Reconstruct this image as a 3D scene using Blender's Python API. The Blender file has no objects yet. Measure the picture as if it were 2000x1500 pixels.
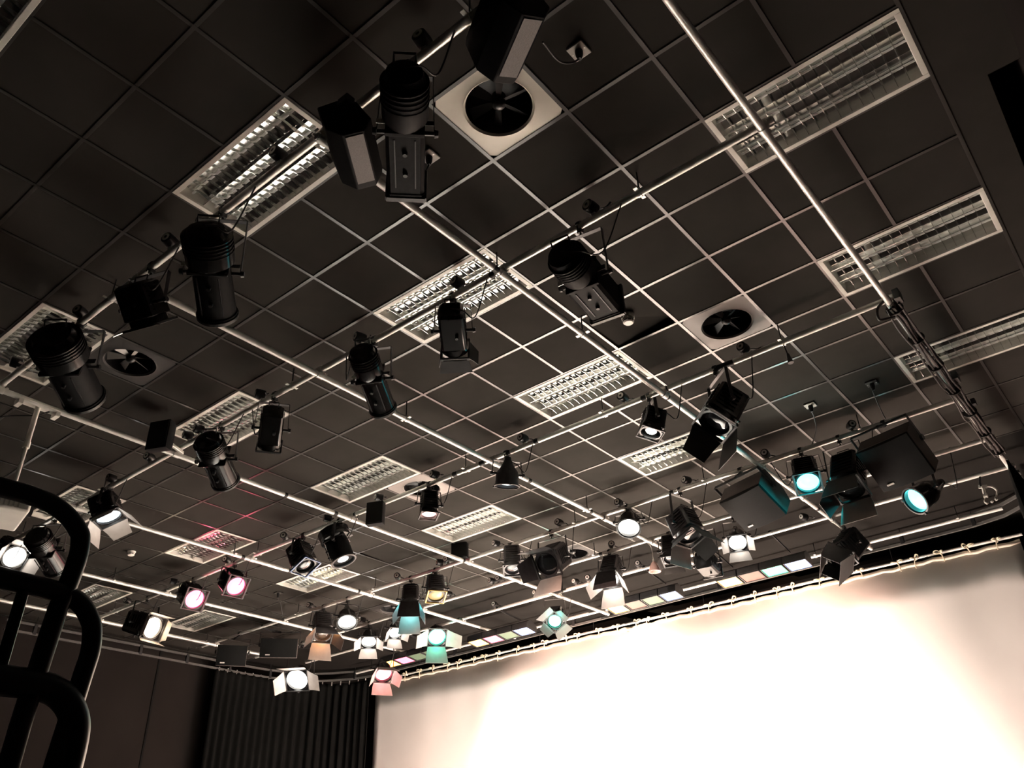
# Studio theatre ceiling: lighting grid, luminaires, louvre lights and a lit cyclorama.
import bpy, math, random
from mathutils import Vector, Matrix
random.seed(7)
S = bpy.context.scene
COL = S.collection
H = 5.6                                   # ceiling height
PI = math.pi
V = Vector

# ------------------------------------------------------------------ camera (solved from the 0.6 m tile grid)
F = 1634.10816
RM = Matrix(((0.77331603, 0.63319885, -0.03227273), (-0.35412885, 0.38914989, -0.85038528), (-0.52590405, 0.66904528, 0.52516983)))
CAM = V((2.43814877, -2.9945608, H - 4.09593741))
RT = RM.transposed()


def ray(u, v):
    return (RT @ V(((u - 1000) / F, (v - 750) / F, 1))).normalized()


def at(u, v, z=0.0):                      # a point of the photo at height H + z
    d = ray(u, v)
    return CAM + d * ((H + z - CAM.z) / d.z)


def at_y(u, v, y):
    d = ray(u, v)
    return CAM + d * ((y - CAM.y) / d.y)


def at_x(u, v, x):
    d = ray(u, v)
    return CAM + d * ((x - CAM.x) / d.x)


cam = bpy.data.cameras.new('camera')
cam.sensor_width = 36
cam.lens = 36 * F / 2000
cam.clip_start = 0.05
co = bpy.data.objects.new('camera', cam)
COL.objects.link(co)
m = Matrix((RM[0], -RM[1], -RM[2])).transposed().to_4x4()
m.translation = CAM
co.matrix_world = m
S.camera = co

# ------------------------------------------------------------------ materials
MATS = {}


def mat(name, col, rough=0.5, metal=0.0, var=0.0, scale=20.0, bump=0.0, emit=None, estr=0.0, spec=0.5, rvar=0.0, coat=0.0):
    if name in MATS:
        return MATS[name]
    mt = bpy.data.materials.new(name)
    mt.use_nodes = True
    nt = mt.node_tree
    b = nt.nodes['Principled BSDF']
    b.inputs['Base Color'].default_value = (*col, 1)
    b.inputs['Roughness'].default_value = rough
    b.inputs['Metallic'].default_value = metal
    b.inputs['Specular IOR Level'].default_value = spec
    if coat:
        b.inputs['Coat Weight'].default_value = coat
        b.inputs['Coat Roughness'].default_value = 0.12
    if emit:
        b.inputs['Emission Color'].default_value = (*emit, 1)
        b.inputs['Emission Strength'].default_value = estr
    tc = nt.nodes.new('ShaderNodeTexCoord')
    nz = nt.nodes.new('ShaderNodeTexNoise')
    nz.inputs['Scale'].default_value = scale
    nz.inputs['Detail'].default_value = 4
    nt.links.new(tc.outputs['Object'], nz.inputs['Vector'])
    if var:
        rp = nt.nodes.new('ShaderNodeValToRGB')
        rp.color_ramp.elements[0].position = 0.3
        rp.color_ramp.elements[1].position = 0.7
        rp.color_ramp.elements[0].color = (*[max(0, c * (1 - var)) for c in col], 1)
        rp.color_ramp.elements[1].color = (*[min(1, c * (1 + var)) for c in col], 1)
        nt.links.new(nz.outputs['Fac'], rp.inputs['Fac'])
        nt.links.new(rp.outputs['Color'], b.inputs['Base Color'])
    if rvar:
        mr = nt.nodes.new('ShaderNodeMapRange')
        mr.inputs['To Min'].default_value = max(0.02, rough - rvar)
        mr.inputs['To Max'].default_value = min(1, rough + rvar)
        nt.links.new(nz.outputs['Fac'], mr.inputs['Value'])
        nt.links.new(mr.outputs['Result'], b.inputs['Roughness'])
    if bump:
        bp = nt.nodes.new('ShaderNodeBump')
        bp.inputs['Strength'].default_value = bump
        bp.inputs['Distance'].default_value = 0.004
        nt.links.new(nz.outputs['Fac'], bp.inputs['Height'])
        nt.links.new(bp.outputs['Normal'], b.inputs['Normal'])
    MATS[name] = mt
    return mt


TILE = mat('ceiling_tile_paint', (0.030, 0.0273, 0.0243), 0.9, var=0.10, scale=3.0, bump=0.15, spec=0.04)
TBAR = mat('grid_bar_paint', (0.036, 0.033, 0.030), 0.30, 0.0, var=0.12, scale=2.0, spec=0.7, coat=0.15)
WALLM = mat('wall_paint', (0.016, 0.0130, 0.0120), 0.95, var=0.10, scale=1.5, bump=0.1, spec=0.05)
BLACKW = mat('black_wall_paint', (0.008, 0.008, 0.008), 0.95, var=0.2, scale=2, spec=0.05)
FLOORM = mat('stage_floor', (0.32, 0.305, 0.285), 0.5, var=0.15, scale=1.2, bump=0.05)
PIPEM = mat('galvanised_pipe', (0.68, 0.665, 0.63), 0.36, 0.35, var=0.14, scale=9, rvar=0.1)
STEELM = mat('zinc_plate', (0.72, 0.70, 0.66), 0.32, 0.7, var=0.1, scale=30)
BLACKG = mat('black_gloss_enamel', (0.007, 0.007, 0.0075), 0.22, 0.0, var=0.3, scale=14, spec=0.33)
BLACKM = mat('black_satin_metal', (0.014, 0.014, 0.015), 0.45, 0.0, var=0.3, scale=18, spec=0.5)
GREYB = mat('dark_grey_lamp_metal', (0.035, 0.032, 0.034), 0.38, 0.2, var=0.3, scale=18)
RUBBER = mat('black_rubber_cable', (0.012, 0.011, 0.011), 0.6)
CABWARM = mat('brown_black_cable', (0.03, 0.022, 0.02), 0.6, var=0.3, scale=40)
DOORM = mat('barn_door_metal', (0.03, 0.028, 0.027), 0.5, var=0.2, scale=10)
DOOR_LIT = mat('lit_tone_barn_door_metal', (0.30, 0.27, 0.25), 0.6, var=0.1, scale=10)  # doors in lamplight: their brightness is painted into this paler metal
LENSD = mat('dark_lens_glass', (0.02, 0.022, 0.025), 0.06, 0.0, spec=0.9)
WHITEM = mat('white_enamel', (0.74, 0.71, 0.66), 0.42, var=0.05, scale=6)
FRAMEM = mat('louvre_light_frame', (0.66, 0.64, 0.59), 0.40, var=0.06, scale=8)
MIRROR = mat('specular_aluminium', (0.90, 0.92, 0.90), 0.14, 0.97, var=0.03, scale=7, rvar=0.04)
TUBEM = mat('fluorescent_tube_glass', (0.70, 0.72, 0.70), 0.3)
VENTW = mat('white_vent_plate', (0.66, 0.62, 0.53), 0.5, var=0.05, scale=3)
VENTG = mat('grey_vent_plate', (0.22, 0.19, 0.175), 0.55, var=0.1, scale=3)
VENTD = mat('painted_black_vent_plate', (0.026, 0.023, 0.021), 0.7, var=0.15, scale=4)
VBLADE = mat('vent_blade_metal', (0.03, 0.03, 0.03), 0.35, 0.3)
VBLADEP = mat('pale_vent_blade', (0.35, 0.33, 0.31), 0.45, 0.2)
SPKM = mat('speaker_cabinet_paint', (0.05, 0.044, 0.042), 0.65, var=0.1, scale=40, bump=0.2)
GRILLE = mat('speaker_grille_mesh', (0.006, 0.006, 0.0058), 0.75, var=0.2, scale=160, bump=0.4, spec=0.15)
BIGCAB = mat('brown_grey_cabinet_paint', (0.085, 0.068, 0.062), 0.65, var=0.1, scale=40, bump=0.2)
BLACKT = mat('black_textured_paint', (0.0045, 0.0045, 0.005), 0.6, var=0.3, scale=30, spec=0.10)
SOCKF = mat('socket_face', (0.70, 0.66, 0.62), 0.5)
TAPE = mat('black_cloth_tape', (0.010, 0.010, 0.010), 0.7)
ROPE = mat('cotton_tie', (0.74, 0.66, 0.50), 0.9, var=0.1, scale=40)
DRAPE = mat('black_serge_drape', (0.0045, 0.0045, 0.0042), 0.95, var=0.3, scale=8, spec=0.1)
RAILM = mat('black_painted_steel', (0.006, 0.006, 0.006), 0.35, var=0.2, scale=12)
PINKW = mat('pink_shade', (0.72, 0.50, 0.46), 0.6)
CYCM = mat('white_cyclorama_cloth', (0.80, 0.76, 0.72), 0.95, var=0.02, scale=1.5, spec=0.1)
HEMM = mat('cyclorama_webbing', (0.74, 0.66, 0.55), 0.95, var=0.06, scale=30, spec=0.1)
GREYPANEL = mat('grey_plastic', (0.45, 0.43, 0.40), 0.5, var=0.05)
BLADEST = mat('bright_shutter_steel', (0.6, 0.58, 0.54), 0.3, 0.9)
YELGEL = mat('amber_gel', (0.55, 0.36, 0.10), 0.35)
BLUEREFL = mat('blue_reflection_tint', (0.01, 0.05, 0.16), 0.25)  # blue reflection on a lamp front, painted as frame colour


def glow(name, col, s):
    return mat(name, (0.02, 0.02, 0.02), 0.3, emit=col, estr=s)


G_WHITE = glow('lit_lens_white', (1.0, 0.95, 0.86), 14)
G_WARM = glow('lit_lens_warm', (1.0, 0.80, 0.58), 12)
G_PINK = glow('lit_lens_pink', (1.0, 0.10, 0.20), 9)
G_RED = glow('lit_lens_red', (1.0, 0.16, 0.20), 7)
G_CYAN = glow('lit_lens_cyan', (0.12, 0.95, 0.95), 7)
G_GREEN = glow('lit_lens_green', (0.12, 1.0, 0.68), 8)
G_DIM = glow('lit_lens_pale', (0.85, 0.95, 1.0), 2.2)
G_ROSE = glow('lit_lens_rose', (1.0, 0.55, 0.50), 4)
C_AMBER = glow('lit_cell_amber', (1.0, 0.45, 0.07), 11)
C_RED = glow('lit_cell_red', (1.0, 0.10, 0.16), 7)
C_GREEN = glow('lit_cell_green', (0.05, 1.0, 0.38), 8.0)
C_BLUE = glow('lit_cell_blue', (0.26, 0.40, 1.0), 9)
C_OFFR = mat('unlit_red_gel', (0.17, 0.07, 0.055), 0.4)
C_OFFG = mat('unlit_green_gel', (0.07, 0.11, 0.07), 0.4)

# ------------------------------------------------------------------ mesh builder


class MB:
    def __init__(s):
        s.v, s.f = [], []

    def add(s, vs, fs):
        n = len(s.v)
        s.v += [tuple(p) for p in vs]
        s.f += [tuple(i + n for i in f) for f in fs]
        return s

    def box(s, c, d, rot=None):
        c = V(c)
        x, y, z = [k / 2 for k in d]
        ps = [V((i, j, k)) for i in (-x, x) for j in (-y, y) for k in (-z, z)]
        if rot is not None:
            ps = [rot @ p for p in ps]
        return s.add([c + p for p in ps], [(0, 1, 3, 2), (4, 6, 7, 5), (0, 4, 5, 1), (2, 3, 7, 6), (0, 2, 6, 4), (1, 5, 7, 3)])

    def loft(s, rings, cap0=True, cap1=True, closed=True):
        n = len(rings[0])
        vs = [p for r in rings for p in r]
        fs = []
        for i in range(len(rings) - 1):
            for j in range(n if closed else n - 1):
                k = (j + 1) % n
                fs.append((i * n + j, i * n + k, (i + 1) * n + k, (i + 1) * n + j))
        if cap0:
            fs.append(tuple(reversed(range(n))))
        if cap1:
            fs.append(tuple((len(rings) - 1) * n + j for j in range(n)))
        return s.add(vs, fs)

    def cyl(s, p0, p1, r0, r1=None, n=12, cap=True):
        p0, p1 = V(p0), V(p1)
        r1 = r0 if r1 is None else r1
        d = (p1 - p0).normalized()
        a = d.orthogonal().normalized()
        b = d.cross(a)
        rg = lambda p, r: [p + (a * math.cos(2 * PI * k / n) + b * math.sin(2 * PI * k / n)) * r for k in range(n)]
        return s.loft([rg(p0, r0), rg(p1, r1)], cap, cap)

    def tube(s, pts, r, n=8, cap=True):
        pts = [V(p) for p in pts]
        rings = []
        a = None
        for i, p in enumerate(pts):
            d = (pts[min(i + 1, len(pts) - 1)] - pts[max(i - 1, 0)]).normalized()
            if a is None:
                a = d.orthogonal().normalized()
            else:
                a = (a - d * a.dot(d)).normalized()
            b = d.cross(a)
            rings.append([p + (a * math.cos(2 * PI * k / n) + b * math.sin(2 * PI * k / n)) * r for k in range(n)])
        return s.loft(rings, cap, cap)

    def lathe(s, prof, n=20, cap0=True, cap1=True, c=(0, 0, 0)):     # prof: (y, r) about the local Y axis
        c = V(c)
        return s.loft([[c + V((math.cos(2 * PI * k / n) * r, y, math.sin(2 * PI * k / n) * r)) for k in range(n)] for y, r in prof], cap0, cap1)

    def section(s, prof, shape):                                    # prof: (y, sx, sz); shape: unit outline
        return s.loft([[V((px * sx, y, pz * sz)) for px, pz in shape] for y, sx, sz in prof])

    def bar(s, p0, p1, w, t, nrm):                                  # flat strap; nrm is the thin direction
        p0, p1 = V(p0), V(p1)
        d = (p1 - p0).normalized()
        nn = (V(nrm) - d * V(nrm).dot(d)).normalized()
        b = d.cross(nn)
        rg = lambda p: [p + nn * t / 2 + b * w / 2, p - nn * t / 2 + b * w / 2, p - nn * t / 2 - b * w / 2, p + nn * t / 2 - b * w / 2]
        return s.loft([rg(p0), rg(p1)])

    def slab(s, pts, t, nrm):                                       # polygon with thickness
        nn = V(nrm).normalized() * t / 2
        return s.loft([[V(p) - nn for p in pts], [V(p) + nn for p in pts]])

    def xf(s, M):
        s.v = [tuple(M @ V(p)) for p in s.v]
        return s

    def build(s, name, mt, parent=None, bevel=0.0, smooth=35, loc=None):
        me = bpy.data.meshes.new(name)
        me.from_pydata(s.v, [], s.f)
        me.validate()
        me.materials.append(mt)
        import bmesh
        bm = bmesh.new()
        bm.from_mesh(me)
        bmesh.ops.recalc_face_normals(bm, faces=bm.faces)
        bm.to_mesh(me)
        bm.free()
        if smooth:
            me.shade_smooth()
            me.set_sharp_from_angle(angle=math.radians(smooth))
        o = bpy.data.objects.new(name, me)
        COL.objects.link(o)
        if parent is not None:
            o.parent = parent
        if loc is not None:
            o.location = loc
        if bevel:
            bv = o.modifiers.new('bevel', 'BEVEL')
            bv.width = bevel
            bv.segments = 2
            bv.limit_method = 'ANGLE'
            bv.angle_limit = math.radians(40)
        return o


def tag(o, label=None, cat=None, group=None, kind=None):
    if label:
        o['label'] = label
    if cat:
        o['category'] = cat
    if group:
        o['group'] = group
    if kind:
        o['kind'] = kind
    return o


def empty(name, loc, label, cat, group=None, rot=None):
    o = bpy.data.objects.new(name, None)
    o.empty_display_size = 0.1
    COL.objects.link(o)
    o.location = loc
    if rot is not None:
        o.rotation_euler = rot
    return tag(o, label, cat, group)


def copy_tree(o, parent=None):
    c = o.copy()
    COL.objects.link(c)
    if parent is not None:
        c.parent = parent
    for ch in list(o.children):
        copy_tree(ch, c)
    return c


def struct(o):
    o['kind'] = 'structure'
    return o


ORD = ['zeroth', 'first', 'second', 'third', 'fourth', 'fifth', 'sixth', 'seventh', 'eighth', 'ninth', 'tenth', 'eleventh', 'twelfth', 'thirteenth']

# ------------------------------------------------------------------ the room
X0, X1, Y0, Y1 = -12.1, 2.84, -6.5, 9.75
T = 0.6
mb = MB().box(((X0 + X1) / 2, (Y0 + Y1) / 2, -0.05), (X1 - X0 + 0.2, Y1 - Y0 + 0.2, 0.1))
struct(mb.build('floor', mat('house_floor', (0.03, 0.027, 0.025), 0.8, var=.2, scale=1, spec=.1), smooth=0))
struct(MB().box((-5.2, 6.4, .004), (9.2, 6.4, .012)).build('floor_stage', FLOORM, smooth=0))
struct(MB().box((X0 - 0.05, (Y0 + Y1) / 2, H / 2 + 0.2), (0.1, Y1 - Y0, H + 0.4)).build('wall_left', WALLM, smooth=0))
struct(MB().box((X1 + 0.05, (Y0 + Y1) / 2, H / 2 + 0.2), (0.1, Y1 - Y0, H + 0.4)).build('wall_right', WALLM, smooth=0))
struct(MB().box(((X0 + X1) / 2, Y1 + 0.05, H / 2 + 0.2), (X1 - X0 + 0.2, 0.1, H + 0.4)).build('wall_back', BLACKW, smooth=0))
struct(MB().box(((X0 + X1) / 2, Y0 - 0.05, H / 2 + 0.2), (X1 - X0 + 0.2, 0.1, H + 0.4)).build('wall_front', BLACKW, smooth=0))
# the dark joint running down the left wall
p = at_x(318, 1252, X0)
struct(MB().box((X0 + 0.008, p.y, H / 2), (0.012, 0.035, H)).build('trim_1', BLACKW, smooth=0))
# roof slab above the suspended ceiling
struct(MB().box(((X0 + X1) / 2, (Y0 + Y1) / 2, H + 0.45), (X1 - X0 + 0.2, Y1 - Y0 + 0.2, 0.1)).build('ceiling_slab', BLACKW, smooth=0))

# luminaire openings (2 x 1 tiles) and vent openings (1 tile), in tile indices
FIX = [(-3, -5), (-3, -2), (-8, -2)] + [(a, b) for b in (1, 4, 7) for a in (2, -3, -8, -13)] + [(-18, 4), (-18, 7)]
VENT = {(0, -1): VENTW, (0, 4): VENTG, (-7, -1): VENTD, (-7, 5): VENTG, (-7, 10): VENTD, (-13, 10): VENTD}
open_tiles = set(VENT)
for a, b in FIX:
    open_tiles |= {(a, b), (a + 1, b)}
RAISED = {(-1, 3): (0, 0, 0.02, 0.22), (-10, 6): (0, 0, 0.24, 0.02)}     # lifted corners: (x0y0, x1y0, x0y1 / x1y1 ...)
mb = MB()
bd = MB()
IX0, IX1, IY0, IY1 = -20, 4, -11, 16
JB = 11
for i in range(IX0, IX1):
    for j in range(IY0, IY1):
        if (i, j) in open_tiles:
            continue
        x0, x1, y0, y1 = i * T, (i + 1) * T, j * T, (j + 1) * T
        z = [H + random.uniform(-0.0008, 0.0008) for _ in range(4)]
        if (i, j) == (-1, 3):
            z[2] += 0.07                  # far right corner lifted: dark wedge beside the smoke detector
            z[3] += 0.01
        if (i, j) == (-10, 6):
            z[1] += 0.02
            z[0] += 0.0
            z[2] += 0.0
        if (i, j) == (-10, 7):
            z[0] += 0.02
            z[1] += 0.10
        (mb if j < JB else bd).add([(x0, y0, z[0]), (x1, y0, z[1]), (x1, y1, z[2]), (x0, y1, z[3])], [(0, 1, 2, 3)])
# border strips: right margin up to the gap by the wall
mb.add([(2.4, IY0 * T, H), (2.84, IY0 * T, H), (2.84, 1.42, H), (2.4, 1.42, H)], [(0, 1, 2, 3)])
mb.add([(2.4, 1.42, H), (2.66, 1.42, H), (2.66, Y1, H), (2.4, Y1, H)], [(0, 1, 2, 3)])
mb.add([(2.64, 1.42, H), (2.66, 1.42, H), (2.66, Y1, H + 0.15), (2.66, 1.42, H + 0.15)], [(0, 1, 2, 3)])
mb.add([(X0, IY0 * T, H), (-12, IY0 * T, H), (-12, Y1, H), (X0, Y1, H)], [(0, 1, 2, 3)])
bd.add([(-12, IY1 * T, H), (2.4, IY1 * T, H), (2.4, Y1, H), (-12, Y1, H)], [(0, 1, 2, 3)])
struct(mb.build('ceiling', TILE, smooth=0))
struct(bd.build('ceiling_border', mat('dark_border_ceiling', (.012, .011, .010), .9, var=.15, scale=2, spec=.04), smooth=0))  # ceiling rows nearest the cloth drawn darker than the tiles
# T-bar grid
mb = MB()
wb = 0.024
for i in range(IX0, IX1 + 1):
    spans = []
    cur = None
    for j in range(IY0, JB):
        blocked = (i - 1, j) in open_tiles and (i, j) in open_tiles and any((i - 1, j) == f for f in FIX)
        if not blocked and cur is None:
            cur = j
        if blocked and cur is not None:
            spans.append((cur, j))
            cur = None
    if cur is not None:
        spans.append((cur, JB))
    for a, b in spans:
        mb.box((i * T, (a + b) * T / 2, H - 0.004), (wb, (b - a) * T, 0.006))
for j in range(IY0, JB + 1):
    mb.box(((IX0 + IX1) * T / 2, j * T, H - 0.0035), ((IX1 - IX0) * T, wb, 0.005))
struct(mb.build('trim_2', TBAR, smooth=0))

# ------------------------------------------------------------------ louvre ceiling lights


def louvre_light():
    root = empty('louvre_ceiling_light', (0, 0, 0), '', 'ceiling light', 'recessed louvre lights in the ceiling')
    L, W = 1.19, 0.59
    fr = MB()
    fw = 0.034
    for sx, sy, cx, cy in ((L, fw, 0, W / 2 - fw / 2), (L, fw, 0, -W / 2 + fw / 2), (fw, W - 2 * fw, L / 2 - fw / 2, 0), (fw, W - 2 * fw, -L / 2 + fw / 2, 0)):
        fr.box((cx, cy, -0.003), (sx, sy, 0.012))
    for sx, sy, cx, cy in ((L - 2 * fw, 0.004, 0, W / 2 - fw), (L - 2 * fw, 0.004, 0, -W / 2 + fw), (0.004, W - 2 * fw, L / 2 - fw, 0), (0.004, W - 2 * fw, -L / 2 + fw, 0)):
        fr.box((cx, cy, 0.045), (sx, sy, 0.09))
    fr.build('frame', FRAMEM, root, 0.002)
    rf = MB()                                   # three parabolic troughs over the tubes
    li, wi = L - 2 * fw, W - 2 * fw
    bay = wi / 3
    n = 12
    for k in range(3):
        yc = -wi / 2 + bay * (k + 0.5)
        prof = []
        for q in range(n + 1):
            t = -1 + 2 * q / n
            prof.append((yc + t * bay / 2, 0.064 - 0.013 * t * t))
        rf.loft([[V((-li / 2, y, z)) for y, z in prof], [V((li / 2, y, z)) for y, z in prof]], False, False, closed=False)
    rf.build('reflector', MIRROR, root)
    lv = MB()                                   # cross blades: thin wedges with curved lower edges
    nb = 16
    for i in range(1, nb):
        x = -li / 2 + li * i / nb
        for k in range(3):
            yc = -wi / 2 + bay * (k + 0.5)
            ring = []
            m_ = 8
            low = [(yc + (-1 + 2 * q / m_) * bay / 2 * 0.985, 0.003 + 0.014 * (1 - (-1 + 2 * q / m_) ** 2)) for q in range(m_ + 1)]
            for q in range(m_):
                (ya, za), (yb, zb) = low[q], low[q + 1]
                lv.add([(x - 0.001, ya, za), (x - 0.001, yb, zb), (x - 0.005, yb, 0.034), (x - 0.005, ya, 0.034),
                        (x + 0.001, ya, za), (x + 0.001, yb, zb), (x + 0.005, yb, 0.034), (x + 0.005, ya, 0.034)],
                       [(0, 1, 2, 3), (5, 4, 7, 6), (1, 0, 4, 5)])
    for k in range(2):
        y = -wi / 2 + bay * (k + 1)
        lv.box((0, y, 0.024), (li, 0.003, 0.046))
    lv.build('louvre', MIRROR, root)
    for k in range(3):
        y = -wi / 2 + bay * (k + 0.5)
        MB().cyl((-li / 2, y, 0.050), (li / 2, y, 0.050), 0.008, n=10).build('tube', TUBEM, root)
    return root


proto = louvre_light()
ROWN = {-5: 'rearmost row', -2: 'rear row by the loudspeakers', 1: 'second row from the rear', 4: 'middle row', 7: 'row nearest the stage'}
rows = {}
for a, b in FIX:
    rows.setdefault(b, []).append(a)
LOOK = {(-3, -5): 'cut by the top left corner', (-3, -2): 'dim green-grey, crossed by the lighting bar with the profile spots', (-8, -2): 'grey, seen behind the black profile lamp by the left edge',
        (2, 1): 'with pink reflections, under the crossing of two bare pipes', (-3, 1): 'blazing white, behind a pipe crossing', (-8, 1): 'grey slatted, above the black box speaker', (-13, 1): 'grey, half behind the black frame',
        (2, 4): 'with pink and cyan reflections near the right wall', (-3, 4): 'bright white, crossed by the pipe near the smoke detector', (-8, 4): 'pale grid with a pink end next to the round vent', (-13, 4): 'with a pink glow, crossed by a pipe above the pink lamps',
        (2, 7): 'cut by the right edge, behind the cable bundle', (-3, 7): 'bright white, behind the black barn door lamp', (-8, 7): 'bright white grid above the box speaker', (-13, 7): 'warm white, crossed by a pipe below the round moving lamp',
        (-18, 4): 'dull grey, beside the round top of the black frame', (-18, 7): 'dull grey, between the warm lit lamp and the left loudspeakers'}
for k, (a, b) in enumerate(FIX):
    o = proto if k == 0 else copy_tree(proto)
    o.location = ((a + 1) * T, (b + 0.5) * T, H - 0.001)
    o['label'] = 'recessed louvre light ' + LOOK[(a, b)]

# ------------------------------------------------------------------ swirl vents


def vent(i, j, plate, label, blade=VBLADE, rot=0.0, lift=0.0):
    root = empty('ceiling_vent', ((i + 0.5) * T, (j + 0.5) * T, H), label, 'vent', 'round fan vents in the ceiling')
    n = 40
    r = 0.205
    hs = 0.292
    sq, ci, ci2, ci3 = [], [], [], []
    for k in range(n):
        t = 2 * PI * (k + 0.5) / n
        c, s_ = math.cos(t), math.sin(t)
        q = hs / max(abs(c), abs(s_))
        sq.append(V((c * q, s_ * q, -0.002)))
        ci.append(V((c * (r + 0.03), s_ * (r + 0.03), -0.002)))
        ci2.append(V((c * (r + 0.012), s_ * (r + 0.012), -0.010)))
        ci3.append(V((c * r, s_ * r, 0.004)))
    MB().loft([sq, ci, ci2, ci3], False, False).build('plate', plate, root, smooth=60)
    d = MB()
    d.loft([[V((math.cos(2 * PI * k / n) * r, math.sin(2 * PI * k / n) * r, z)) for k in range(n)] for z in (0.004, 0.16)], False, True)
    d.build('duct', BLACKM, root)
    h = MB()
    h.loft([[V((math.cos(2 * PI * k / 16) * rr, math.sin(2 * PI * k / 16) * rr, z)) for k in range(16)] for z, rr in ((0.10, 0.045), (0.02, 0.04), (0.006, 0.026), (0.0, 0.008))])
    h.build('hub', VBLADE, root)
    for k in range(6):
        b = MB()
        t = rot + 2 * PI * k / 6
        rad = V((math.cos(t), math.sin(t), 0))
        tan = V((-math.sin(t), math.cos(t), 0))
        p = []
        for rr, w, tw in ((0.035, 0.03, 0.4), (0.10, 0.05, 0.55), (0.195, 0.075, 0.75)):
            dirv = tan * math.cos(tw) + V((0, 0, 1)) * math.sin(tw)
            p.append([rad * rr - dirv * w / 2 + V((0, 0, 0.05)), rad * rr + dirv * w / 2 + V((0, 0, 0.05)), rad * rr + dirv * w / 2 + V((0, 0, 0.053)), rad * rr - dirv * w / 2 + V((0, 0, 0.053))])
        b.loft(p)
        b.build('blade', blade, root)
    return root


vent(0, -1, VENTW, 'white square plate with round black fan opening, beside the near loudspeakers', rot=0.2)
vent(0, 4, VENTG, 'grey square vent with round black opening, right of the smoke detector', rot=0.5)
vent(-7, -1, VENTD, 'black painted round vent with one pale blade, beside the profile lamps', VBLADEP, rot=0.9)
vent(-7, 5, VENTG, 'pink-lit vent behind a lamp, next to the pale grid light')
vent(-7, 10, VENTD, 'dark round vent behind the purple barn door lamp over the stage')
vent(-13, 10, VENTD, 'small dark round vent near the far left stage lamps')

# ------------------------------------------------------------------ smoke detectors, ceiling sockets


def smoke(u, v, label):
    p = at(u, v, -0.03)
    root = empty('smoke_detector', (p.x, p.y, H), label, 'smoke detector', 'white smoke detectors')
    b = MB()
    zr = lambda prof: [[V((math.cos(2 * PI * k / 28) * r, math.sin(2 * PI * k / 28) * r, z)) for k in range(28)] for z, r in prof]
    b.loft(zr([(0.03, 0.055), (-0.012, 0.055), (-0.016, 0.05)])).build('base', WHITEM, root)
    MB().loft(zr([(-0.016, 0.05), (-0.034, 0.048), (-0.036, 0.042), (-0.046, 0.042), (-0.048, 0.046), (-0.058, 0.036), (-0.060, 0.02)])).build('sensor_head', WHITEM, root)
    s = MB()
    for k in range(8):
        t = 2 * PI * k / 8
        s.box((math.cos(t) * 0.043, math.sin(t) * 0.043, -0.041), (0.006, 0.022, 0.007), Matrix.Rotation(t, 3, 'Z'))
    s.build('slot', BLACKM, root)


smoke(1227, 626, 'white smoke detector on the dark lifted tile')
smoke(256, 1081, 'small white smoke detector near the black frame')


def wall_box(u, v, label, cable=None, dark=False):
    p = at(u, v, 0)
    root = empty('ceiling_socket', (p.x, p.y, H), label, 'socket', 'square ceiling sockets')
    b = MB().box((0, 0, -0.010), (0.105, 0.105, 0.014))
    b.build('plate', VENTD if dark else GREYPANEL, root, 0.004)
    for sx in (-0.04, 0.04):
        MB().cyl((sx, 0, -0.015), (sx, 0, -0.020), 0.005, n=8).build('screw', STEELM, root)
    k = MB()
    k.loft([[V((math.cos(2 * PI * i / 12) * r, math.sin(2 * PI * i / 12) * r, z)) for i in range(12)] for z, r in ((-0.012, 0.024), (-0.05, 0.022), (-0.085, 0.012))])
    k.build('plug', BLACKM, root)
    if cable:
        pts = [V((0, 0, -0.08))] + [V(c) - V((p.x, p.y, H)) for c in cable]
        MB().tube(curve(pts, 8), 0.006, 6).build('cable', RUBBER, root)


def curve(pts, n=8):                                                # Catmull-Rom through the points
    P = [V(p) for p in pts]
    P = [P[0] * 2 - P[1]] + P + [P[-1] * 2 - P[-2]]
    out = []
    for i in range(1, len(P) - 2):
        for k in range(n):
            t = k / n
            a, b, c, d = P[i - 1:i + 3]
            out.append(0.5 * ((2 * b) + (c - a) * t + (2 * a - 5 * b + 4 * c - d) * t * t + (3 * b - a - 3 * c + d) * t ** 3))
    out.append(P[-2])
    return out


wall_box(1130, 97, 'grey square ceiling socket with black plug, near the top edge', [at(1115, 123, -0.12), at(1090, 118, -0.2), at(1060, 82, -0.3)])
wall_box(838, 304, 'grey square ceiling socket right of the hanging profile spot', [at(834, 330, -0.15), at(826, 340, -0.25)])
wall_box(1582, 790, 'grey ceiling socket whose cable drops to the fourth lighting bar', [at(1590, 815, -0.1), at(1594, 840, -0.14), at(1585, 872, -0.17)])
wall_box(1702, 747, 'dark ceiling socket near the right-hand cable bundle', [at(1705, 765, -0.1), at(1720, 800, -0.12), at(1735, 828, -0.15)], True)
wall_box(544, 1157, 'dark ceiling socket between the pink lamps and the far loudspeakers', [at(548, 1180, -0.1), at(553, 1208, -0.18)], True)
wall_box(1290, 1052, 'dark ceiling socket behind the hanging white shade', None, True)

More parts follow.
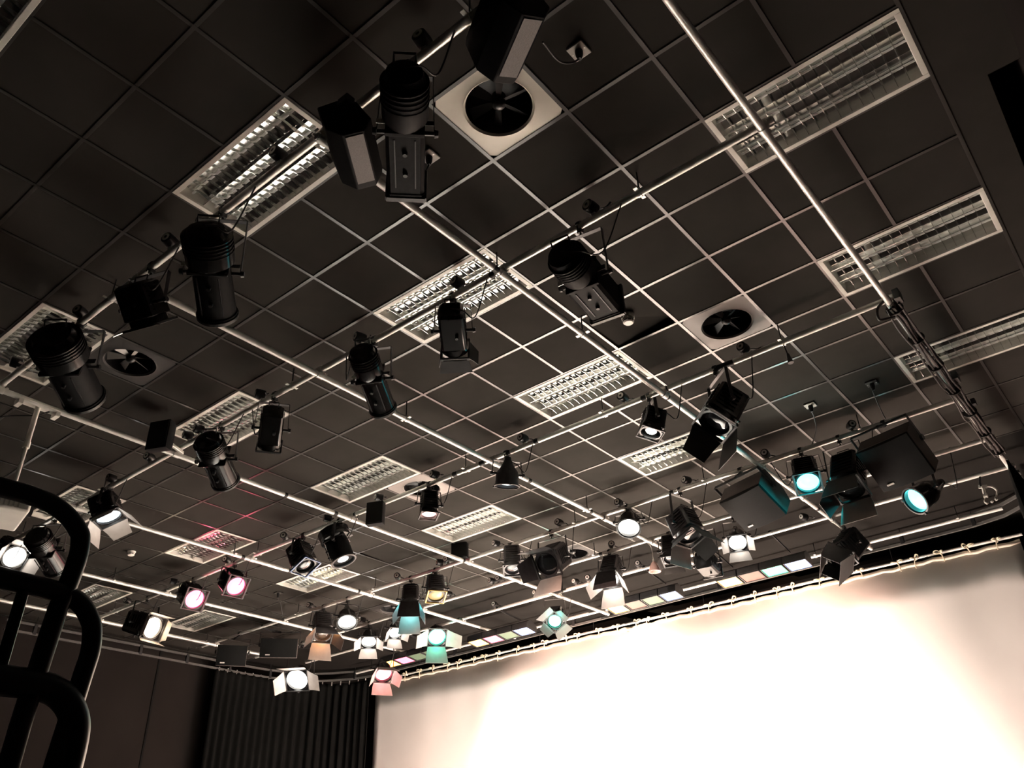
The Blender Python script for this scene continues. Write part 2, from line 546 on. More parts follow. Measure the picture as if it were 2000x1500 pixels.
# ------------------------------------------------------------------ the pipe grid
ZA, ZB, PR = -0.185, -0.237, 0.0255
AY = {'A1': -0.96, 'A2': 0.71, 'A3': 3.0, 'A4': 5.05, 'A5': 6.15, 'A6': 7.05, 'A7': 8.3}
BX = {'B1': 1.51, 'B2': -0.52, 'B3': -2.55, 'B4': -4.73, 'B5': -6.66, 'B6': -8.65, 'B7': -10.5}
AN = {'A1': 'nearest cross pipe', 'A2': 'second cross pipe', 'A3': 'third cross pipe', 'A4': 'fourth cross pipe', 'A5': 'fifth cross pipe', 'A6': 'sixth cross pipe', 'A7': 'seventh cross pipe'}
BN = {'B1': 'rightmost long pipe', 'B2': 'second long pipe from the right', 'B3': 'third long pipe from the right', 'B4': 'middle long pipe', 'B5': 'third long pipe from the left', 'B6': 'second long pipe from the left', 'B7': 'leftmost long pipe'}
AEXT = {'A1': (-11.0, 2.2), 'A2': (-10.9, 1.58), 'A3': (-10.9, 1.58), 'A4': (-10.9, 1.56), 'A5': (-10.9, 1.56), 'A6': (-10.6, 1.56), 'A7': (-10.6, 1.15)}
BEXT = {'B1': (-3.4, 7.35), 'B2': (-1.0, 8.42), 'B3': (-1.0, 8.4), 'B4': (-2.2, 8.4), 'B5': (-1.0, 8.4), 'B6': (-1.0, 8.4), 'B7': (-1.0, 6.2)}


def pipe_point(pipe, u, v):
    if pipe[0] == 'A':
        p = at(u, v, ZA)
        return V((p.x, AY[pipe], H + ZA))
    p = at(u, v, ZB)
    return V((BX[pipe], p.y, H + ZB))


def make_pipe(pipe, tapes=()):
    if pipe[0] == 'A':
        a, b = AEXT[pipe]
        p0, p1 = V((a, AY[pipe], H + ZA)), V((b, AY[pipe], H + ZA))
        lab = 'grey steel lighting pipe, the ' + AN[pipe]
    else:
        a, b = BEXT[pipe]
        p0, p1 = V((BX[pipe], a, H + ZB)), V((BX[pipe], b, H + ZB))
        lab = 'grey steel pipe running to the stage, the ' + BN[pipe]
    root = empty('lighting_pipe', p0, lab, 'pipe', 'pipes of the lighting grid')
    d = (p1 - p0)
    L = d.length
    d.normalize()
    a = d.orthogonal().normalized()
    b = d.cross(a)
    ring = lambda t, r: [d * t + (a * math.cos(2 * PI * k / 20) + b * math.sin(2 * PI * k / 20)) * r for k in range(20)]
    ri = PR - 0.004
    MB().loft([ring(0.02, ri), ring(0, ri), ring(0, PR), ring(L, PR), ring(L, ri), ring(L - 0.02, ri)], True, True).build('tube', PIPEM, root)
    for (u, v, w) in tapes:
        q = pipe_point(pipe, u, v) - p0
        t = q.dot(d)
        MB().loft([ring(t - w / 2, PR + 0.0012), ring(t + w / 2, PR + 0.0012)]).build('tape_band', TAPE, root)
    return root


TAPES = {'A3': [(1413, 702, .10), (1395, 710, .08), (1305, 764, .06), (1265, 782, .05), (938, 902, .07), (888, 925, .06), (987, 880, .05), (1045, 860, .05), (588, 1043, .05), (688, 1003, .05)],
         'A4': [(1310, 960, .05)], 'A2': [(960, 533, .05), (633, 728, .04)], 'B2': [(976, 520, .05), (1297, 776, .05), (1600, 992, .05)],
         'B3': [(1034, 938, .05), (1155, 998, .05), (1177, 1012, .05)], 'B4': [(661, 1000, .05), (559, 1116 - 150, .04), (898, 1097, .04)], 'B5': [(476, 1087, .05), (560, 1117, .05), (693, 1157, .04), (718, 1165, .04)],
         'A5': [(1170, 1080, .05)], 'B1': [], 'B6': [], 'B7': [], 'A1': [], 'A6': [], 'A7': []}
for p in list(AY) + list(BX):
    make_pipe(p, TAPES[p])

# couplers at the crossings


def coupler_proto():
    root = empty('pipe_coupler', (0, 0, 0), '', 'pipe coupler', 'couplers joining the crossing pipes')
    n = 18
    ringx = lambda x, r: [V((x, math.cos(2 * PI * k / n) * r, math.sin(2 * PI * k / n) * r)) for k in range(n)]
    a = MB().loft([ringx(x, r) for x, r in ((-0.035, PR + .001), (-0.035, 0.031), (0.035, 0.031), (0.035, PR + .001))], True, True)
    a.build('upper_collar', STEELM, root)
    dz = ZB - ZA
    ringy = lambda y, r: [V((math.cos(2 * PI * k / n) * r, y, dz + math.sin(2 * PI * k / n) * r)) for k in range(n)]
    MB().loft([ringy(y, r) for y, r in ((-0.032, PR + .001), (-0.032, 0.0305), (0.032, 0.0305), (0.032, PR + .001))], True, True).build('lower_collar', PIPEM, root)
    for sx, sy in ((0.045, 0.036), (-0.045, -0.036)):
        MB().cyl((sx * 0.5, sy, -0.03), (sx * 0.5, sy * 1.5, -0.03), 0.009, n=6).build('bolt', STEELM, root)
    return root


cp = None
for pa in AY:
    for pb in BX:
        if pa in ('A1',) and pb in ('B2', 'B5', 'B6', 'B7') and pb != 'B2':
            continue
        if pa in ('A6', 'A7') and pb == 'B7':
            continue
        if cp is None:
            cp = coupler_proto()
            o = cp
        else:
            o = copy_tree(cp)
        o.location = (BX[pb], AY[pa], H + ZA)
        o['label'] = 'coupler where the %s meets the %s' % (AN[pa], BN[pb])

# hanger rods


def hanger_proto(long):
    root = empty('pipe_hanger', (0, 0, 0), '', 'pipe hanger', 'threaded rods holding the pipes')
    MB().cyl((0, 0, 0.02), (0, 0, -ZA), 0.0055, n=8).build('rod', BLACKM, root)
    MB().cyl((0, 0, 0.025), (0, 0, 0.045), 0.011, n=6).build('nut', STEELM, root)
    n = 16
    ringx = lambda x, r: [V((x, math.cos(2 * PI * k / n) * r, math.sin(2 * PI * k / n) * r)) for k in range(n)]
    MB().loft([ringx(x, r) for x, r in ((-0.014, PR + .0005), (-0.014, 0.0295), (0.014, 0.0295), (0.014, PR + .0005))], True, True).build('strap', STEELM, root)
    MB().box((0, 0.045, 0.0), (0.028, 0.034, 0.005)).box((0, 0.06, 0.01), (0.028, 0.004, 0.026)).build('clip', STEELM, root, 0.001)
    MB().box((0, -0.045, 0.0), (0.028, 0.034, 0.005)).build('clip', STEELM, root, 0.001)
    return root


HANG = {'A1': [(905, 24), (197, 575), (40, 708)], 'A2': [(1250, 378), (972, 532), (565, 752), (200, 958), (38, 1046)], 'A3': [(1523, 665), (1168, 803), (898, 912), (496, 1080), (214, 1193)],
        'A4': [(1688, 848), (1371, 938), (1116, 1020), (727, 1150), (577, 1200)], 'A5': [(1520, 980), (1160, 1085), (1335, 1030)], 'A7': [(1868, 1010), (1590, 1083)],
        'B2': [(1133, 655), (1415, 848)], 'B3': [(793, 818), (1150, 995)], 'B5': [(457, 1083)], 'B6': [(225, 1133)], 'B7': [(405, 1255)]}
hp = None
for pipe, pts in HANG.items():
    pts = sorted(pts, key=lambda q: -q[0])
    for k, (u, v) in enumerate(pts):
        if hp is None:
            hp = hanger_proto(True)
            o = hp
        else:
            o = copy_tree(hp)
        q = pipe_point(pipe, u, v)
        o.location = q
        if pipe[0] == 'B':
            o.rotation_euler = (0, 0, PI / 2)
        nm = AN.get(pipe) or BN[pipe]
        o['label'] = ('thin hanger rod and clip on the %s' % nm) if len(pts) == 1 else 'hanger rod on the %s, %s counted from the right' % (nm, ORD[k + 1]) if pipe[0] == 'A' else '%s hanger rod from the near end of the %s' % (ORD[len(pts) - k], nm)

# sockets strapped to the pipes


def socket_proto():
    root = empty('pipe_socket', (0, 0, 0), '', 'socket', 'round sockets on the lighting pipes')
    b = MB().lathe([(-0.058, 0.034), (-0.052, 0.043), (0.0, 0.046), (0.03, 0.043), (0.038, 0.030)], 18)
    b.build('socket_body', BLACKM, root)
    f = MB().lathe([(-0.0585, 0.012), (-0.0605, 0.013), (-0.0605, 0.028), (-0.0575, 0.030)], 18)
    f = f.build('socket_face', SOCKF, root)
    MB().lathe([(-0.0612, 0.004), (-0.0600, 0.0125)], 10).build('pin_recess', BLACKM, f)
    MB().box((0, 0.012, -0.052), (0.03, 0.03, 0.04)).build('bracket', STEELM, root, 0.002)
    pts = curve([(0.0, 0.03, 0.0), (0.06, 0.05, -0.01), (0.11, 0.02, -0.05), (0.16, 0.0, -0.062)], 5)
    MB().tube(pts, 0.006, 6).build('cable', RUBBER, root)
    return root


SOCK = {'A1': [(828, 92), (543, 312), (325, 478), (152, 618), (25, 715)], 'A2': [(1162, 420), (904, 568), (715, 675), (517, 782), (398, 850), (377, 862), (303, 905), (220, 943), (100, 1005)],
        'A3': [(1458, 692), (1222, 787), (1025, 865), (852, 935), (740, 978), (642, 1020), (557, 1055), (442, 1100), (340, 1142), (252, 1180)],
        'A4': [(1675, 850), (1500, 897), (1348, 948), (1208, 988), (1088, 1025), (970, 1068), (875, 1100), (862, 1105), (780, 1133), (612, 1190)],
        'A5': [(1308, 1030), (1190, 1068), (970, 1135), (957, 1139), (875, 1165), (712, 1217)], 'A6': [(1575, 1018), (1248, 1108), (1148, 1135), (1126, 1142), (1053, 1165), (972, 1188)]}
sp = None
for pipe, pts in SOCK.items():
    pts = sorted(pts, key=lambda q: -q[0])
    for k, (u, v) in enumerate(pts):
        if sp is None:
            sp = socket_proto()
            o = sp
        else:
            o = copy_tree(sp)
        p = at(u, v, ZA + 0.03)
        o.location = (p.x, AY[pipe] - 0.022, H + ZA + 0.074)
        o['label'] = 'round black socket on the %s, %s from the right end' % (AN[pipe], ORD[k + 1])
        o.rotation_euler = (0, 0, math.radians(random.uniform(-25, 35)))

# ------------------------------------------------------------------ luminaires
OCT = [(1, .41), (.41, 1), (-.41, 1), (-1, .41), (-1, -.41), (-.41, -1), (.41, -1), (1, -.41)]
SQ = [(1, .82), (.82, 1), (-.82, 1), (-1, .82), (-1, -.82), (-.82, -1), (.82, -1), (1, -.82)]


def add_light(root, kind, loc, rot_to, col, power, size=0.05, ang=120, blend=0.6):
    l = bpy.data.lights.new('lamp_light', kind)
    l.color = col
    l.energy = power
    if kind == 'SPOT':
        l.spot_size = math.radians(ang)
        l.spot_blend = blend
        l.shadow_soft_size = size
    elif kind == 'POINT':
        l.shadow_soft_size = size
    o = bpy.data.objects.new('lamp_light', l)
    COL.objects.link(o)
    o.parent = root
    o.location = loc
    if rot_to is not None:
        o.rotation_euler = V(rot_to).to_track_quat('-Z', 'Y').to_euler()
    return o


def solve_axis(back, front, L, sign, pipe):
    mu, mv = (back[0] + front[0]) / 2, (back[1] + front[1]) / 2
    c = at_y(mu, mv, AY[pipe]) if pipe[0] == 'A' else at_x(mu, mv, BX[pipe])
    dist = (c - CAM).length
    rb, rf = ray(*back), ray(*front)
    lo, hi = 0.0, L * 0.5
    f = lambda k: ((CAM + rf * (dist - sign * k)) - (CAM + rb * (dist + sign * k)))
    if f(0).length < L:
        for _ in range(40):
            k = (lo + hi) / 2
            if f(k).length < L:
                lo = k
            else:
                hi = k
    d = f(lo)
    return c, d.normalized(), d.length, dist


def clamp_and_yoke(root, c, r, hw, pipe, lab=None):
    # hook clamp round the pipe (root origin is the pipe centre), bolt, U-shaped yoke down to the pivots
    ax = V((1, 0, 0)) if pipe[0] == 'A' else V((0, 1, 0))
    sd = V((0, 1, 0)) if pipe[0] == 'A' else V((1, 0, 0))
    R = PR + 0.006
    arc = [sd * math.cos(t) * R + V((0, 0, math.sin(t) * R)) for t in [math.radians(-60 + 25 * k) for k in range(11)]]
    mbk = MB()
    for i in range(len(arc) - 1):
        mbk.bar(arc[i], arc[i + 1], 0.034, 0.008, arc[i])
    mbk.box(V((0, 0, -0.050)), (0.036, 0.036, 0.032))
    mbk.cyl((0, 0, -0.06), (0, 0, -0.092), 0.008, n=8)
    q = sd * -0.035 + V((0, 0, -0.045))
    mbk.cyl(V((0, 0, -0.045)), q, 0.007, n=8)
    mbk.bar(q - V((0, 0, 0.022)), q + V((0, 0, 0.022)), 0.012, 0.004, sd)
    mbk.build('hook_clamp', BLACKM, root, 0.0015)
    top = V((0, 0, -0.092))
    y = MB()
    w = hw * 1.22 + 0.012
    t0, t1 = top - r * w * 0.92, top + r * w * 0.92
    # pull the top of the yoke down when it would cut into the lamp
    y.bar(t0, t1, 0.032, 0.005, (0, 0, 1))
    up = (c - top).normalized()
    y.bar(t0, c - r * w, 0.030, 0.005, r)
    y.bar(t1, c + r * w, 0.030, 0.005, r)
    yk = y.build('yoke', BLACKM, root, 0.001)
    for s in (-1, 1):
        kn = MB().cyl(c + r * s * (w + 0.002), c + r * s * (w + 0.022), 0.022, 0.018, n=10)
        kn.cyl(c + r * s * (hw * 0.9), c + r * s * w, 0.012, n=8)
        kn.build('tilt_knob', BLACKM, yk)


def barn_doors(root, M, y, hw, ang, ln, mats, widths=(1.0, 0.62)):
    # four hinged leaves at the front, local order: top, bottom, left, right
    dirs = [V((0, 0, 1)), V((0, 0, -1)), V((-1, 0, 0)), V((1, 0, 0))]
    fr = MB()
    for d in dirs:
        t = V((0, 1, 0)).cross(d)
        fr.bar(d * hw * 1.0 - t * hw * 1.05 + V((0, y, 0)), d * hw * 1.0 + t * hw * 1.05 + V((0, y, 0)), 0.02, 0.016, d)
    dfr = fr.xf(M).build('door_frame', BLACKM, root)
    for k, d in enumerate(dirs):
        if ang[k] is None:
            continue
        t = V((0, 1, 0)).cross(d)
        a = math.radians(ang[k])
        out = V((0, 1, 0)) * math.cos(a) + d * math.sin(a)
        nrm = d * math.cos(a) - V((0, 1, 0)) * math.sin(a)
        h = d * hw * 1.06 + V((0, y + 0.008, 0))
        w0 = hw * 0.95
        w1 = hw * (1.22 if k < 2 else 0.72)
        l = hw * 2 * ln * (1.0 if k < 2 else 0.9)
        o1, o2 = h + out * l * 0.35, h + out * l
        ob = MB().slab([h - t * w0, h + t * w0, o1 + t * (w0 + (w1 - w0) * .5), o2 + t * w1, o2 - t * w1, o1 - t * (w0 + (w1 - w0) * .5)], 0.003, nrm)
        ob.cyl(h - t * w0 * 0.9, h + t * w0 * 0.9, 0.006, n=6)
        ob.xf(M).build('barn_door', mats[k] if isinstance(mats, (list, tuple)) else mats, dfr)


def tail(root, c, bpt, pipe, side, long=0.35):
    ax = V((1, 0, 0)) if pipe[0] == 'A' else V((0, 1, 0))
    end = ax * side * long + V((0, 0, 0.035))
    mid = (bpt + end) * 0.5 + V((0, 0, -0.26)) + ax * side * 0.05
    pts = curve([bpt, bpt * 0.75 + mid * 0.25 + ax * side * 0.06 - V((0, 0, 0.03)), mid, end * 0.8 + mid * 0.2 - V((0, 0, 0.02)), end], 6)
    MB().tube(pts, 0.0052, 6).build('cable', RUBBER, root)


DROPS = []


def luminaire(kind, pipe, back, front, wpx, L, sign, label, name, lit=None, power=0, lcol=None, doors=None, ln=1.0, dmat=None, body=None, shape=None, tail_side=1, group=None, front_mat=None, lens_scale=1.0, lsize=0.04, wash=0, aim=None, hrr=1.03, roll=0, levers=False):
    c, d, L, dist = solve_axis(back, front, L, sign, pipe)
    hw = wpx / 2 * dist / F
    pz = H + (ZA if pipe[0] == 'A' else ZB)
    org = V((c.x, AY[pipe], pz)) if pipe[0] == 'A' else V((BX[pipe], c.y, pz))
    DROPS.append((label[:40], round(pz - c.z, 2), round(L, 2), round(2 * hw, 2), [round(k, 2) for k in d]))
    root = empty(name, org, label, 'stage light', group or 'stage lights hung on the pipes')
    lc = c - org
    r = d.cross(V((0, 0, 1)))
    r = r.normalized() if r.length > 0.05 else V((1, 0, 0))
    u = r.cross(d).normalized()
    M = Matrix((r, d, u)).transposed().to_4x4()
    M.translation = lc
    body = body or BLACKG
    hl = L / 2
    P = lambda mbk, nm, mt, bev=0.0, sm=35, par=None: mbk.xf(M).build(nm, mt, par or root, bev, sm)
    if kind == 'profile':
        sh = shape or OCT
        hr = hw * hrr
        housing = P(MB().lathe([(-hl, .45 * hw), (-hl + .03 * L, .85 * hw), (-.36 * L, .98 * hr), (-.30 * L, hr), (-.14 * L, hr), (-.10 * L, .96 * hw), (-.07 * L, .9 * hw)], 24), 'lamp_housing', body)
        fins = MB()
        for k in range(5):
            y = -.40 * L + k * .035 * L
            fins.lathe([(y - .005, .9 * hr), (y - .004, 1.03 * hr), (y + .004, 1.03 * hr), (y + .005, .9 * hr)], 24)
        P(fins, 'cooling_fins', body, par=housing)
        P(MB().box((0, -.09 * L, 0), (1.9 * hw, .03 * L, 1.9 * hw)), 'shutter_gate', body, 0.003)
        if sh == 'round':
            barrel = P(MB().lathe([(-.08 * L, .93 * hw), (.43 * L, .95 * hw), (.43 * L, 1.0 * hw), (.47 * L, 1.0 * hw), (.47 * L, .86 * hw), (.42 * L, .84 * hw)], 24), 'barrel', BLACKT if hrr > 1.1 else body)
        else:
            barrel = P(MB().section([(-.08 * L, .94 * hw, .94 * hw), (.43 * L, .95 * hw, .95 * hw), (.43 * L, .99 * hw, .99 * hw), (.455 * L, .99 * hw, .99 * hw)], sh), 'barrel', body, 0.002)
        rails = MB()
        for sx in (-1, 1):
            rails.box((sx * .5 * hw, .16 * L, -.96 * hw), (.05 * hw, .42 * L, .06 * hw))
        P(rails, 'focus_slot', BLACKM, par=barrel)
        for y in (.06 * L, .24 * L):
            P(MB().cyl((0, y, -.86 * hw), (0, y, -1.12 * hw), .016, .012, n=10), 'focus_knob', BLACKM, par=barrel)
        gf = MB()
        g = hw * .98
        if sh == 'round':
            gf.lathe([(.45 * L, .96 * hw), (.452 * L, 1.05 * hw), (.49 * L, 1.05 * hw), (.492 * L, .90 * hw), (.46 * L, .88 * hw)], 24, False, False)
        else:
            for sx, sz, wx, wz in ((0, -g, 2 * g, .12 * hw), (g, 0, .12 * hw, 2 * g), (-g, 0, .12 * hw, 2 * g)):
                gf.box((sx, .475 * L, sz), (wx + .06 * hw, .04 * L, wz))
        P(gf, 'gel_frame', BLACKM, 0.002, par=barrel)
        lens = P(MB().lathe([(.425 * L, .80 * hw * lens_scale), (.44 * L, .60 * hw * lens_scale), (.452 * L, .2 * hw * lens_scale), (.453 * L, .02 * hw)], 24), 'lens', lit or LENSD, par=barrel)
        for k, (sx, sz) in enumerate(((1, 0), (-1, 0), (0, 1))):
            b = MB().box((sx * 1.12 * hw, -.085 * L, sz * 1.1 * hw), (.55 * hw if sx else .3 * hw, .003, .55 * hw if sz else .3 * hw))
            P(b, 'shutter_blade', BLACKM if k != 1 else BLADEST)
        hd = MB().tube([(-.5 * hw, -hl + .02 * L, .5 * hw), (-.5 * hw, -hl - .02 * L, .8 * hw), (.5 * hw, -hl - .02 * L, .8 * hw), (.5 * hw, -hl + .02 * L, .5 * hw)], .007, 8)
        P(hd, 'handle', BLACKM, par=housing)
    elif kind in ('fresnel', 'pc'):
        housing = P(MB().section([(-hl, .66 * hw, .70 * hw), (-hl + .06 * L, .88 * hw, .92 * hw), (.26 * L, .92 * hw, .96 * hw), (.28 * L, .86 * hw, .9 * hw)], SQ), 'lamp_housing', body, 0.004)
        vt = MB()
        for k in range(6):
            y = -.36 * L + k * .10 * L
            vt.box((0, y, .98 * hw), (1.3 * hw, .03 * L, .07 * hw))
            vt.box((.94 * hw, y, .1 * hw), (.06 * hw, .03 * L, 1.1 * hw))
            vt.box((-.94 * hw, y, .1 * hw), (.06 * hw, .03 * L, 1.1 * hw))
        P(vt, 'cooling_fins', body, par=housing)
        ring_ = P(MB().lathe([(.26 * L, .80 * hw), (.28 * L, 1.0 * hw), (.42 * L, 1.02 * hw), (.42 * L, .86 * hw), (.34 * L, .84 * hw)], 24, False, False), 'lens_ring', body)
        lens = P(MB().lathe([(.33 * L, .86 * hw * lens_scale), (.37 * L, .70 * hw * lens_scale), (.395 * L, .40 * hw * lens_scale), (.405 * L, .03 * hw)], 24), 'lens', lit or LENSD, par=ring_)
        gf = MB()
        g = hw * 1.0
        for sx, sz, wx, wz in ((0, g, 2 * g, .08 * hw), (0, -g, 2 * g, .08 * hw), (g, 0, .08 * hw, 2 * g), (-g, 0, .08 * hw, 2 * g)):
            gf.box((sx, .44 * L, sz), (wx + .08 * hw, .05 * L, wz))
        P(gf, 'gel_frame', front_mat or BLACKM, 0.002)
        P(MB().cyl((.3 * hw, -.05 * L, -.95 * hw), (.3 * hw, -.05 * L, -1.2 * hw), .012, n=8), 'focus_knob', BLACKM, par=housing)
        hd = MB().tube([(-.4 * hw, -hl + .01, .4 * hw), (-.4 * hw, -hl - .03, .7 * hw), (.4 * hw, -hl - .03, .7 * hw), (.4 * hw, -hl + .01, .4 * hw)], .006, 8)
        P(hd, 'handle', BLACKM, par=housing)
    elif kind == 'par':
        can = P(MB().lathe([(-hl, .34 * hw), (-hl + .10 * L, .44 * hw), (-.28 * L, .58 * hw), (-.10 * L, .88 * hw), (.02 * L, .97 * hw), (.42 * L, 1.0 * hw), (.42 * L, .93 * hw), (.30 * L, .90 * hw)], 26, True, False), 'lamp_can', body)
        lens = P(MB().lathe([(.30 * L, .91 * hw * lens_scale), (.35 * L, .72 * hw * lens_scale), (.38 * L, .40 * hw * lens_scale), (.39 * L, .03 * hw)], 26), 'lens', lit or LENSD)
        gr = MB().lathe([(.40 * L, 1.0 * hw), (.405 * L, 1.12 * hw), (.45 * L, 1.12 * hw), (.455 * L, 1.0 * hw)], 26, False, False)
        fring = P(gr, 'front_ring', front_mat or body)
        for k in range(3):
            t = PI * 2 * k / 3 + .5
            P(MB().box((math.cos(t) * 1.12 * hw, .45 * L, math.sin(t) * 1.12 * hw), (.025, .05 * L, .025)), 'gel_clip', BLACKM, par=fring)
        P(MB().lathe([(-hl - .04, .20 * hw), (-hl - .035, .28 * hw), (-hl + .01, .34 * hw)], 14), 'lamp_cap', BLACKM)
    if levers:
        for sx, sz in ((1, -1), (-1, 1), (-1, -1)):
            P(MB().cyl((sx * .8 * hw, .42 * L, sz * .8 * hw), (sx * 1.5 * hw, .46 * L, sz * 1.25 * hw), .006, n=6), 'lever', BLADEST)
    if lit:
        lens['label'] = 'lit ' + lit.name.split('_')[-1] + ' lens'
    if doors:
        y = (.46 if kind != 'profile' else .48) * L
        barn_doors(root, M @ Matrix.Rotation(math.radians(roll), 4, 'Y'), y, hw * 1.0, doors, ln, dmat or DOORM)
    clamp_and_yoke(root, lc, r, hw * (1.0 if kind == 'par' else 1.05), pipe)
    tail(root, lc, M @ V((0, -hl, 0)), pipe, tail_side)
    if wash:
        add_light(root, 'SPOT', M @ V((0, .46 * L + .03, 0)), (V(aim) - org - lc) if aim else d, lcol or (1, .93, .82), wash, .06, 56, .7)
    if power:
        add_light(root, 'POINT', M @ V((0, .455 * L + lsize + .015, 0)), None, lcol or (1, .93, .82), power, lsize)
    return root


PS, FS, PA = 'profile_spotlight', 'fresnel_spotlight', 'par_spotlight'
W_ = (1, .95, .87)
# --- nearest pipe
luminaire('profile', 'A1', (790, 142), (794, 376), 76, .80, -1, 'big black profile spot hanging straight down beside the near loudspeaker', PS, shape=SQ, hrr=1.12, body=BLACKT)
luminaire('profile', 'A1', (402, 444), (426, 622), 74, .66, -1, 'glossy black profile spot with round housing below the dim green-grey ceiling light', PS, shape='round', tail_side=1, hrr=1.18)
luminaire('fresnel', 'A1', (264, 552), (296, 640), 66, .30, 1, 'short black spotlight with bright steel levers on the nearest pipe', FS, tail_side=1, lens_scale=.45, lit=G_DIM, levers=True)
luminaire('profile', 'A1', (100, 652), (168, 784), 72, .70, -1, 'black profile spot near the left edge, above the projector pole', PS, shape='round', tail_side=-1, hrr=1.2)
# --- second pipe
luminaire('profile', 'A2', (1098, 494), (1188, 600), 72, .68, -1, 'long square-barrelled black profile spot under the second pipe, right of the bright ceiling light', PS, shape=SQ, body=BLACKT)
luminaire('fresnel', 'A2', (880, 604), (890, 688), 54, .42, -1, 'black fresnel lamp with one open barn door in front of the blazing ceiling light', FS, doors=(None, 8, 12, 35), ln=.55)
luminaire('profile', 'A2', (705, 682), (750, 803), 54, .64, -1, 'tilted glossy black profile spot in front of the third long pipe', PS, shape='round', tail_side=-1)
luminaire('pc', 'A2', (534, 800), (525, 876), 44, .40, -1, 'small black box lamp beside the grey slatted ceiling light', FS, tail_side=-1)
luminaire('profile', 'A2', (404, 856), (442, 943), 52, .58, -1, 'black profile spot with paper tag over the grey slatted ceiling light', PS, shape='round')
luminaire('fresnel', 'A2', (200, 972), (214, 1014), 46, .28, 1, 'black fresnel with pale lit barn doors beside the black frame', FS, doors=(30, 25, 60, 50), ln=.7, dmat=DOOR_LIT, lit=G_DIM, power=2.0, lcol=W_)
luminaire('profile', 'A2', (70, 1044), (112, 1110), 42, .60, -1, 'black profile spot seen through the round top of the black frame', PS, shape='round')
luminaire('fresnel', 'A2', (14, 1068), (30, 1090), 40, .34, 1, 'white-lit lamp with barn doors at the left edge behind the black frame', FS, lit=G_WHITE, doors=(35, 35, 40, 40), ln=.6, dmat=DOOR_LIT, power=3, lcol=W_)
# --- third pipe
luminaire('fresnel', 'A3', (1430, 770), (1394, 832), 66, .40, 1, 'large black fresnel with wide open barn doors left of the cable socket', FS, doors=(None, 18, 55, 20), ln=.85, tail_side=1)
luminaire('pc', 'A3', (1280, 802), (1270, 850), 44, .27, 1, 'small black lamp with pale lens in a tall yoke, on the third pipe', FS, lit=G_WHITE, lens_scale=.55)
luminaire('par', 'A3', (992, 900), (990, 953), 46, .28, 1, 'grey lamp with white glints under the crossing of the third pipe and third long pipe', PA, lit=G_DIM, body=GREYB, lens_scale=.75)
luminaire('pc', 'A3', (838, 962), (838, 1010), 34, .30, 1, 'small lamp with rosy lit lens in front of the pink-lit vent', FS, lit=G_ROSE, power=2, lcol=(1, .6, .5))
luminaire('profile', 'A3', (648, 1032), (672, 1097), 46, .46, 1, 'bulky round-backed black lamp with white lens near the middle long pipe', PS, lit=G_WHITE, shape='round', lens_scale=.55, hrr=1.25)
luminaire('pc', 'A3', (580, 1066), (598, 1110), 40, .38, 1, 'black lamp with blue gel edge left of the bulky round-backed lamp', FS, lens_scale=.8, front_mat=BLUEREFL)
luminaire('pc', 'A3', (446, 1128), (463, 1147), 38, .36, 1, 'right one of the two pink glowing lamps', FS, lit=G_PINK, power=7, wash=250, lcol=(1, .12, .2))
luminaire('pc', 'A3', (366, 1156), (382, 1172), 38, .36, 1, 'left one of the two pink glowing lamps', FS, lit=G_PINK, power=7, wash=250, lcol=(1, .12, .2))
luminaire('fresnel', 'A3', (258, 1214), (302, 1227), 40, .55, 1, 'black lamp with warm glowing front in a tall yoke above the left wall', FS, lit=G_WARM, power=5, wash=200, lcol=(1, .75, .5), doors=(12, 12, 12, 12), ln=.3, dmat=DOOR_LIT)
# --- fourth pipe
luminaire('pc', 'A4', (1570, 908), (1579, 946), 46, .36, 1, 'cyan-lit lamp beside the cyan side of the big loudspeaker', FS, lit=G_CYAN, power=9, wash=120, aim=(-.40, 5.12, H - .74), lcol=(.02, .95, 1), tail_side=-1)
luminaire('fresnel', 'A4', (1656, 898), (1658, 958), 54, .46, 1, 'dark fresnel with tan and cyan barn doors between the big loudspeakers', FS, doors=(10, 8, 20, 25), ln=.8, dmat=[DOORM, DOOR_LIT, DOORM, DOORM])
luminaire('fresnel', 'A4', (1326, 1002), (1350, 1052), 50, .36, 1, 'maroon-black fresnel with tan barn door right of the white glowing lamp', FS, doors=(25, 30, 30, 45), ln=.75, body=GREYB, dmat=[DOORM, DOOR_LIT, DOORM, DOORM])
luminaire('par', 'A4', (1229, 1000), (1228, 1034), 42, .34, 1, 'round lamp glowing white below the crossing of the fourth pipe and third long pipe', PA, lit=G_WHITE, power=5, wash=12000, aim=(-4.0, 6.2, 0), lcol=W_)
luminaire('fresnel', 'A4', (1094, 1082), (1066, 1103), 50, .42, 1, 'purple-grey fresnel with spread barn doors pointing left over the stage', FS, doors=(20, 30, 30, 30), ln=.75, body=GREYB, dmat=[GREYB, DOOR_LIT, GREYB, GREYB])
luminaire('pc', 'A4', (1000, 1072), (1001, 1116), 34, .36, 1, 'square purple-grey lamp in front of a black box speaker', FS, body=GREYB)
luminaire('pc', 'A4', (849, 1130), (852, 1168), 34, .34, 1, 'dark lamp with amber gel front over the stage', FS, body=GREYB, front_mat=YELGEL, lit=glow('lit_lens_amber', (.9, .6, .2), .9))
luminaire('fresnel', 'A4', (803, 1152), (800, 1190), 34, .40, 1, 'lamp with large cyan-white lit barn doors above the green lamp', FS, doors=(-10, 25, 22, 22), ln=1.0, body=GREYB, dmat=[GREYB, DOOR_LIT, GREYB, GREYB], power=3.0, lcol=(.35, .95, 1), lit=G_CYAN)
luminaire('par', 'A4', (677, 1188), (678, 1218), 34, .34, 1, 'round lamp glowing white left of the cyan barn doors', PA, lit=G_WHITE, power=4, wash=19000, aim=(-5.4, 6.0, 0), lcol=W_)
